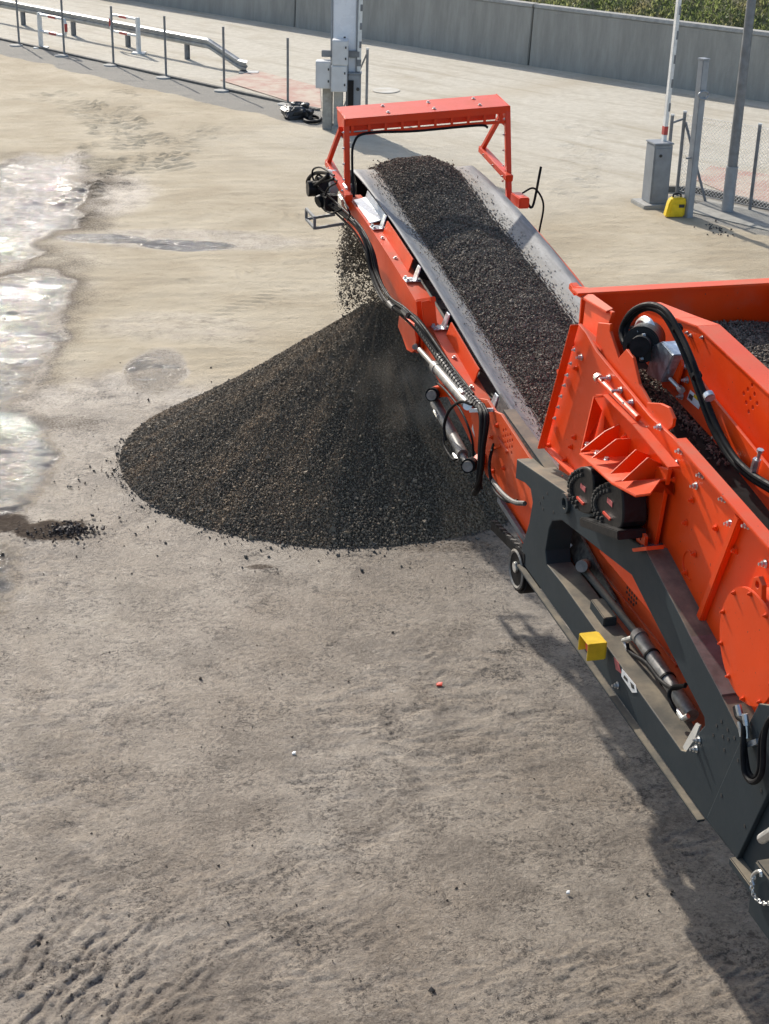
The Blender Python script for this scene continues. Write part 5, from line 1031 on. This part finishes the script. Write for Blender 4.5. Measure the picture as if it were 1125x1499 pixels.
for a, b in (((1080, 1032), (1084, 1050)), ((1090, 1045), (1092, 1062)), ((1083, 1056), (1087, 1078)), ((1091, 1062), (1092, 1080))): PB(mb().cyl(Q(*a, 3.93), Q(*b, 3.93), 0.019, n=8), 'hose_coupling', 'steel', machine)
PB(mb().bar(Q(1096, 1090, 3.95), Q(1110, 1085, 3.95), 0.03, 0.03), 'hose_clip', 'galv', machine)
# black rubber floor in the narrow channel between the walls, and the box floor
m_ = mb(); ks = np.linspace(6.0, 9.9, 12)
zf = lambda v: 3.45 + (v - 9.4) * 0.10 - 0.06
for k0, k1 in zip(ks[:-1], ks[1:]):
    m_.add([(4.20, k0, zf(k0) - .05), (4.66, k0, zf(k0) - 0.06), (4.66, k1, zf(k1) - 0.06), (4.20, k1, zf(k1) - .05), (4.20, k0, zf(k0) - .09), (4.66, k0, zf(k0) - 0.10), (4.66, k1, zf(k1) - 0.10), (4.20, k1, zf(k1) - .09)], [(0, 1, 2, 3), (4, 5, 6, 7), (0, 3, 7, 4), (1, 2, 6, 5)])
PB(m_, 'channel_belt', 'blk', machine)
m_ = mb(); m_.bx((4.74, 5.5, 2.9), (5.92, 10.38, 2.95)); PB(m_, 'screen_deck', 'grey', machine)

# ================================================================== gravel
def Lw(P):      # nominal machine coordinates to the world
    P = np.asarray(P); q = CAM[None] + K * (np.outer(P[:, 0], RX) + np.outer(P[:, 1], AX) + np.outer(P[:, 2] , [0, 0, 1.0]) - CAM[None] ); return q
# load on the belt
def load_z(u, v):
    t = (u - (UC + 0.02)) / (HW * 0.61); b = np.interp(v, vv, bz) - np.array([trough(x) for x in np.atleast_1d(v)]) * (1 - np.clip((np.abs(u - UC) / HW - 0.42) / 0.58, 0, 1))
    lump = fbm(u * 5, v * 5, 3, 90) - 0.5; ed = np.clip(1 - t * t, 0, 1); tail = sstep(17.62, 17.1, v)
    hgt = 0.19 * ed ** 0.75 * (0.45 + 0.55 * tail) + 0.05 * lump * np.minimum(ed * 4, 1); return b + np.maximum(hgt, -0.02)
def belt_load():
    us = np.linspace(UC + 0.02 - 0.61 * HW, UC + 0.02 + 0.61 * HW, 40); vs = np.linspace(9.3, 17.45, 200); U_, V_ = np.meshgrid(us, vs); Z_ = load_z(U_.ravel(), V_.ravel())
    P = Lw(np.c_[U_.ravel(), V_.ravel(), Z_ - 0.012]); base = P[0].copy(); base[2] = 0
    i = np.arange(199)[:, None] * 40 + np.arange(39)[None]; Fc = np.stack([i, i + 1, i + 41, i + 40], -1).reshape(-1, 4)
    o = tri_mesh('gravel_load', P, Fc, M['gravelbed'], None, True); tag(o, 'dark crushed gravel heaped along the conveyor belt', 'gravel', kind='stuff')
    N = 62000; v = rng.uniform(10.2, 17.48, N); u = UC + 0.02 + HW * 0.62 * np.clip(rng.normal(0, 0.62, N), -1.04, 1.04); uni = rng.uniform(-1, 1, N) * HW * 0.62 + UC + .02
    u = np.where(rng.uniform(size=N) < 0.7, uni, u); z = load_z(u, v) + rng.uniform(-0.006, 0.008, N)
    ex = 3000; ve = rng.uniform(10.3, 17.2, ex); ue = UC + np.sign(rng.uniform(-1, 1, ex)) * HW * (0.59 + np.abs(rng.normal(0, 0.10, ex))); k = np.abs(ue - UC) < HW * 0.97; ve, ue = ve[k], ue[k]; ze = np.array([belt_z(a, b) for a, b in zip(ue, ve)]) + 0.006
    P = Lw(np.c_[np.r_[u, ue], np.r_[v, ve], np.r_[z, ze]]); sz = np.r_[np.exp(rng.normal(math.log(0.0066), 0.38, N)), rng.uniform(0.003, 0.008, len(ue))]
    V, Fc = rocks(P, sz); s_ = tri_mesh('stones', V, Fc, M['gravelbelt'], o); s_['kind'] = 'stuff'
belt_load()
# material in the screen box
def box_load():
    us = np.linspace(4.74, 5.92, 30); vs = np.linspace(5.6, 10.38, 80); U_, V_ = np.meshgrid(us, vs); f = lambda u, v: 3.46 - 0.06 * (10.4 - v) * 0.5 + 0.10 * (fbm(u * 2.2, v * 2.2, 3, 95) - 0.5)
    P = Lw(np.c_[U_.ravel(), V_.ravel(), f(U_.ravel(), V_.ravel()) - 0.012]); i = np.arange(79)[:, None] * 30 + np.arange(29)[None]; Fc = np.stack([i, i + 1, i + 31, i + 30], -1).reshape(-1, 4)
    o = tri_mesh('gravel_load', P, Fc, M['gravelbed'], None, True); tag(o, 'gravel lying inside the orange screen box at right', 'gravel', kind='stuff')
    N = 20000; u = rng.uniform(4.75, 5.91, N); v = rng.uniform(7.0, 10.37, N); P = Lw(np.c_[u, v, f(u, v) + rng.uniform(-.006, .008, N)]); V, Fc = rocks(P, np.exp(rng.normal(math.log(0.0095), 0.36, N))); s_ = tri_mesh('stones', V, Fc, M['gravelbelt'], o); s_['kind'] = 'stuff'
    N = 600; v = 8.2 + 1.5 * rng.uniform(0, 1, N) ** 0.7; u = 4.64 - np.abs(rng.normal(0, 0.07, N)) - 0.05 * (v - 7.4) * rng.uniform(0, 1, N); P = Lw(np.c_[u, v, np.array([zf(x) for x in v]) - 0.045 + rng.uniform(-.004, .01, N)]); V, Fc = rocks(P, rng.uniform(0.006, 0.013, N)); s_ = tri_mesh('gravel_spill', V, Fc, M['gravelbelt']); tag(s_, 'thin line of gravel spilled in the black channel of the box', 'gravel', kind='stuff')
box_load()
# the pile
def pile_r(th):
    d = np.stack([np.cos(th), np.sin(th)], -1); o = PILE - PBC; b = d @ o; R = PR * (1 + 0.035 * (fbm(np.cos(th) * 1.6 + 5, np.sin(th) * 1.6 + 5, 3, 100) - 0.5))
    return -b + np.sqrt(np.maximum(b * b - (o @ o - R * R), 0.01))
def pile_h(x, y):
    dx = x - PILE[0]; dy = y - PILE[1]; th = np.arctan2(dy, dx); r = np.hypot(dx, dy); t = r / pile_r(th); q = np.clip(1 - t, 0, 1)
    z = PHT * (0.80 * q + 0.20 * q ** 1.5); z = np.where(t < 0.08, z - PHT * 0.03 * (1 - t / 0.08) ** 2, z)
    # slide channels running down the slope
    ch_ = fbm(th * 3.4 + 20, r * 0.45, 4, 101); z = z + 0.17 * (ch_ - 0.5) * np.clip(t * 1.5, 0, 1) * np.clip((1 - t) * 3.5, 0, 1)
    z += 0.035 * (fbm(x * 2.4, y * 2.4, 3, 102) - 0.5) * np.clip((1 - t) * 6, 0, 1); return z, t
def make_pile():
    th = np.linspace(0, 2 * math.pi, 241)[:-1]; rr = np.linspace(0, 1.03, 90); R_, T_ = np.meshgrid(rr, th, indexing='ij'); R_ = R_ * pile_r(T_); X = PILE[0] + R_ * np.cos(T_); Y = PILE[1] + R_ * np.sin(T_); Z, t = pile_h(X, Y)
    P = np.stack([X, Y, np.where(t > 1, -0.04, Z - 0.02)], -1).reshape(-1, 3); n = 240; i = np.arange(89)[:, None] * n; j = np.arange(n)[None]; Fc = np.stack([i + j, i + n + j, i + n + (j + 1) % n, i + (j + 1) % n], -1).reshape(-1, 4)
    o = tri_mesh('gravel_pile', P, Fc, M['pilebed'], None, True); tag(o, 'large cone of dark crushed gravel below the conveyor head', 'gravel pile')
    N = 175000; a = rng.uniform(0, 2 * math.pi, N); keep = (np.sin(a) < 0.45) | (rng.uniform(size=N) < 0.12); a = a[keep]; pr = pile_r(a); kk = rng.uniform(0, 9.8, len(a)) < pr ** 2; a = a[kk]; pr = pr[kk]; r = pr * np.sqrt(rng.uniform(0, 1, len(a)))
    x = PILE[0] + r * np.cos(a); y = PILE[1] + r * np.sin(a); z, t = pile_h(x, y); sz = np.exp(rng.normal(math.log(0.0074), 0.40, len(x))) * (0.72 + 0.5 * np.clip(t, 0, 1)); z = z + rng.uniform(-0.012, 0.010, len(x)); k = (t < 1.0); 
    V, Fc = rocks(np.c_[x, y, z][k], sz[k]); s_ = tri_mesh('stones', V, Fc, M['pilegravel'], o); s_['kind'] = 'stuff'
    # stones that rolled off the foot
    N = 1100; a = rng.uniform(math.pi * 1.02, 2.1 * math.pi, N); r = pile_r(a) * (0.975 + np.abs(rng.normal(0, 0.035, N)) + (rng.uniform(size=N) < 0.08) * rng.uniform(0, 0.25, N)); x = PILE[0] + r * np.cos(a); y = PILE[1] + r * np.sin(a)
    V, Fc = rocks(np.c_[x, y, 0.008 + 0 * x], np.exp(rng.normal(math.log(0.010), 0.40, N))); s_ = tri_mesh('scattered_stones', V, Fc, M['gravel']); tag(s_, 'loose stones scattered round the foot of the gravel pile', 'stones', kind='stuff')
make_pile()
# gravel falling from the belt head
def stream():
    N = 78000; t = 0.56 * rng.uniform(0, 1, N) ** 0.62; lay = np.clip(rng.normal(0, 1, N), -2.2, 2.2); u = UC + HW * rng.uniform(-1, 1, N) * np.minimum(0.52 + 1.6 * t, 1.06); sp = 0.75 + 0.30 * lay
    band = fbm(t * 16 + u * 0.8, u * 1.5 + lay, 3, 111); k = band > 0.44; t, u, lay, sp = t[k], u[k], lay[k], sp[k]; n = len(t)
    v = 17.42 + sp * t * 0.60; z = 3.18 - 0.35 * t - 4.9 * t * t + 0.03 * lay
    P = Lw(np.c_[u, v, z]) + rng.normal(0, 0.03, (n, 3)); k = P[:, 2] > pile_h(P[:, 0], P[:, 1])[0] - 0.02; P = P[k]
    V, Fc = rocks(P, np.exp(rng.normal(math.log(0.0068), 0.42, len(P)))); o = tri_mesh('falling_gravel', V, Fc, M['gravelbelt']); tag(o, 'gravel falling in a curtain from the conveyor head', 'falling gravel', kind='stuff')
stream()

# ================================================================== small things on the mud
def scatter():
    N = 1400; y = 7.2 + 13 * rng.uniform(0, 1, N) ** 1.4; x = y * rng.uniform(-0.30, 0.34, N); pat = fbm(x * 0.9, y * 0.9, 3, 120); k = (pat > 0.53) | (rng.uniform(size=N) < 0.05); x, y = x[k], y[k]
    k = np.hypot(x - PBC[0], y - PBC[1]) > PR * 1.03; x, y = x[k], y[k]; sz = np.exp(rng.normal(math.log(0.0060), 0.55, len(x)))
    V, Fc = rocks(np.c_[x, y, 0.004 + 0 * x], sz, 0.7); o = tri_mesh('mud_crumbs', V, Fc, plain('mud_crumb', (0.105, 0.082, 0.062), 0.85, 0, 0.5, 15)); tag(o, 'crumbs of mud and grit strewn over the damp yard', 'crumbs', kind='stuff')
    c = gnd(85, 778); N = 420; a = rng.uniform(0, 6.283, N); r = np.abs(rng.normal(0, 0.5, N)); x = c[0] + 0.42 * r * np.cos(a) + 0.1; y = c[1] + 0.30 * r * np.sin(a)
    V, Fc = rocks(np.c_[x, y, 0.03 + 0 * r], np.exp(rng.normal(math.log(0.011), 0.5, N))); o = tri_mesh('mud_clods', V, Fc, plain('dark_clod', (0.05, 0.036, 0.030), 0.75, 0, 0.4, 20)); tag(o, 'small dark heap of mud clods left of the gravel pile', 'mud clods', kind='stuff')
    for nm, px, sz, mat, lab in (('plastic_scrap', (643, 1004), 0.026, 'redplastic', 'small orange plastic scrap on the mud in the middle'), ('paper_scrap', (430, 1105), 0.015, 'white', 'small white scrap on the mud left of the middle'), ('white_pebble', (831, 1309), 0.012, 'white', 'tiny white pebble on the mud near the bottom right')):
        q = gnd(*px); m_ = MB(); m_.prism([(-sz, -sz * 0.7, 0), (sz * 0.8, -sz * 0.9, 0.004), (sz, sz * 0.6, 0.012), (-sz * 0.3, sz, 0.006), (-sz * 1.1, sz * 0.3, 0.002)], (0, 0, 0.012)); o = m_.build(nm, M[mat]); o.location = (q[0], q[1], 0.006); tag(o, lab, 'scrap' if 'scrap' in nm else 'pebble')
    N = 26; q = gnd(1045, 337); x = q[0] + rng.normal(0, 0.12, N); y = q[1] + rng.normal(0, 0.25, N); V, Fc = rocks(np.c_[x, y, 0.02 + 0 * x], rng.uniform(0.015, 0.03, N)); o = tri_mesh('loose_stones', V, Fc, M['gravel']); tag(o, 'few dark stones lying on the sand below the square post', 'stones', kind='stuff')
scatter()

# thin dust drifting off the falling gravel
def dust():
    c = gnd(610, 640, 0.55); c = np.array([c[0], c[1] , 0.85]); m_ = MB(); V = []; nu, nv = 28, 16
    for j in range(nv + 1):
        for i in range(nu):
            a = 2 * math.pi * i / nu; b_ = math.pi * (j / nv - 0.5); V.append((1.0 * math.cos(b_) * math.cos(a), 0.55 * math.cos(b_) * math.sin(a), 0.95 * math.sin(b_)))
    m_.add(V, [(j * nu + i, j * nu + (i + 1) % nu, (j + 1) * nu + (i + 1) % nu, (j + 1) * nu + i) for j in range(nv) for i in range(nu)])
    mt = bpy.data.materials.new('dust_volume'); mt.use_nodes = True; t = mt.node_tree; t.nodes.remove(t.nodes['Principled BSDF']); pv = t.nodes.new('ShaderNodeVolumePrincipled')
    s_ = NT.__new__(NT); s_.m = mt; s_.t = t; oc = s_.coord('Object'); ln = s_.n('ShaderNodeVectorMath', operation='LENGTH'); mp = s_.n('ShaderNodeMapping'); s_.set(mp.inputs[0], oc); mp.inputs['Scale'].default_value = (1.0, 1.8, 1.05); s_.set(ln.inputs[0], mp.outputs[0])
    d = s_.math('MULTIPLY', s_.ramp(ln.outputs['Value'], 1.0, 0.2), s_.ramp(s_.noise(oc, 2.2, 3, 0.55), 0.38, 0.68)); s_.set(pv.inputs['Density'], s_.math('MULTIPLY', d, 1.6)); pv.inputs['Color'].default_value = (0.62, 0.55, 0.46, 1)
    t.links.new(pv.outputs[0], t.nodes['Material Output'].inputs['Volume']); o = m_.build('dust_cloud', mt); o.location = tuple(c); tag(o, 'thin brown dust drifting in front of the gravel pile', 'dust', kind='stuff')
dust()

for k, (dx, dy, du, rr) in enumerate(((3, -5, -0.03, 0.011), (-5, 4, 0.02, 0.012), (7, 3, 0.03, 0.010))):
    PB(mb().hose([Q(486 + dx, 262 + dy, 3.92 + du), Q(466 + dx, 250 + dy, 3.90 + du), Q(454 + dx, 258 + dy * 1.5, 3.90 + du), Q(460 + dx, 276 + dy, 3.92 + du), Q(492 + dx, 304 + dy, 3.97 + du), Q(524 + dx, 336 + dy, 4.0 + du), Q(540 + dx, 366 + dy, 4.0 + du), Q(549 + dx, 404 + dy, 4.0 + du), Q(566 + dx, 438 + dy, 4.0 + du), Q(590 + dx, 456 + dy, 4.0 + du), Q(616 + dx, 482 + dy, 4.04 + du), Q(650 + dx, 530 + dy, 4.05 + du), Q(690 + dx, 582 + dy, 4.05 + du)], rr, 8, 7), 'hydraulic_hose', 'blk', machine)
for a, b, c, d in (((478, 292), (470, 302), (484, 312), (500, 306)), ((492, 268), (480, 276), (476, 290), (488, 298)), ((500, 286), (506, 300), (512, 314), (508, 322))):
    PB(mb().hose([Q(*a, 3.93), Q(*b, 3.90), Q(*c, 3.92), Q(*d, 3.98)], 0.010, 8, 7), 'hydraulic_hose', 'blk', machine)
for x, y in ((497, 287), (505, 300), (514, 318), (503, 270)): PB(mb().cyl(Q(x, y, 4.02), Q(x + 4, y + 6, 4.02), 0.016, n=8), 'hose_fitting', 'steel', machine)
PB(mb().hose([Q(640, 560, 4.0), Q(655, 575, 3.94), Q(676, 604, 3.93), Q(690, 640, 3.94), Q(693, 668, 3.97)], 0.010, 8, 7), 'hydraulic_hose', 'blk', machine)
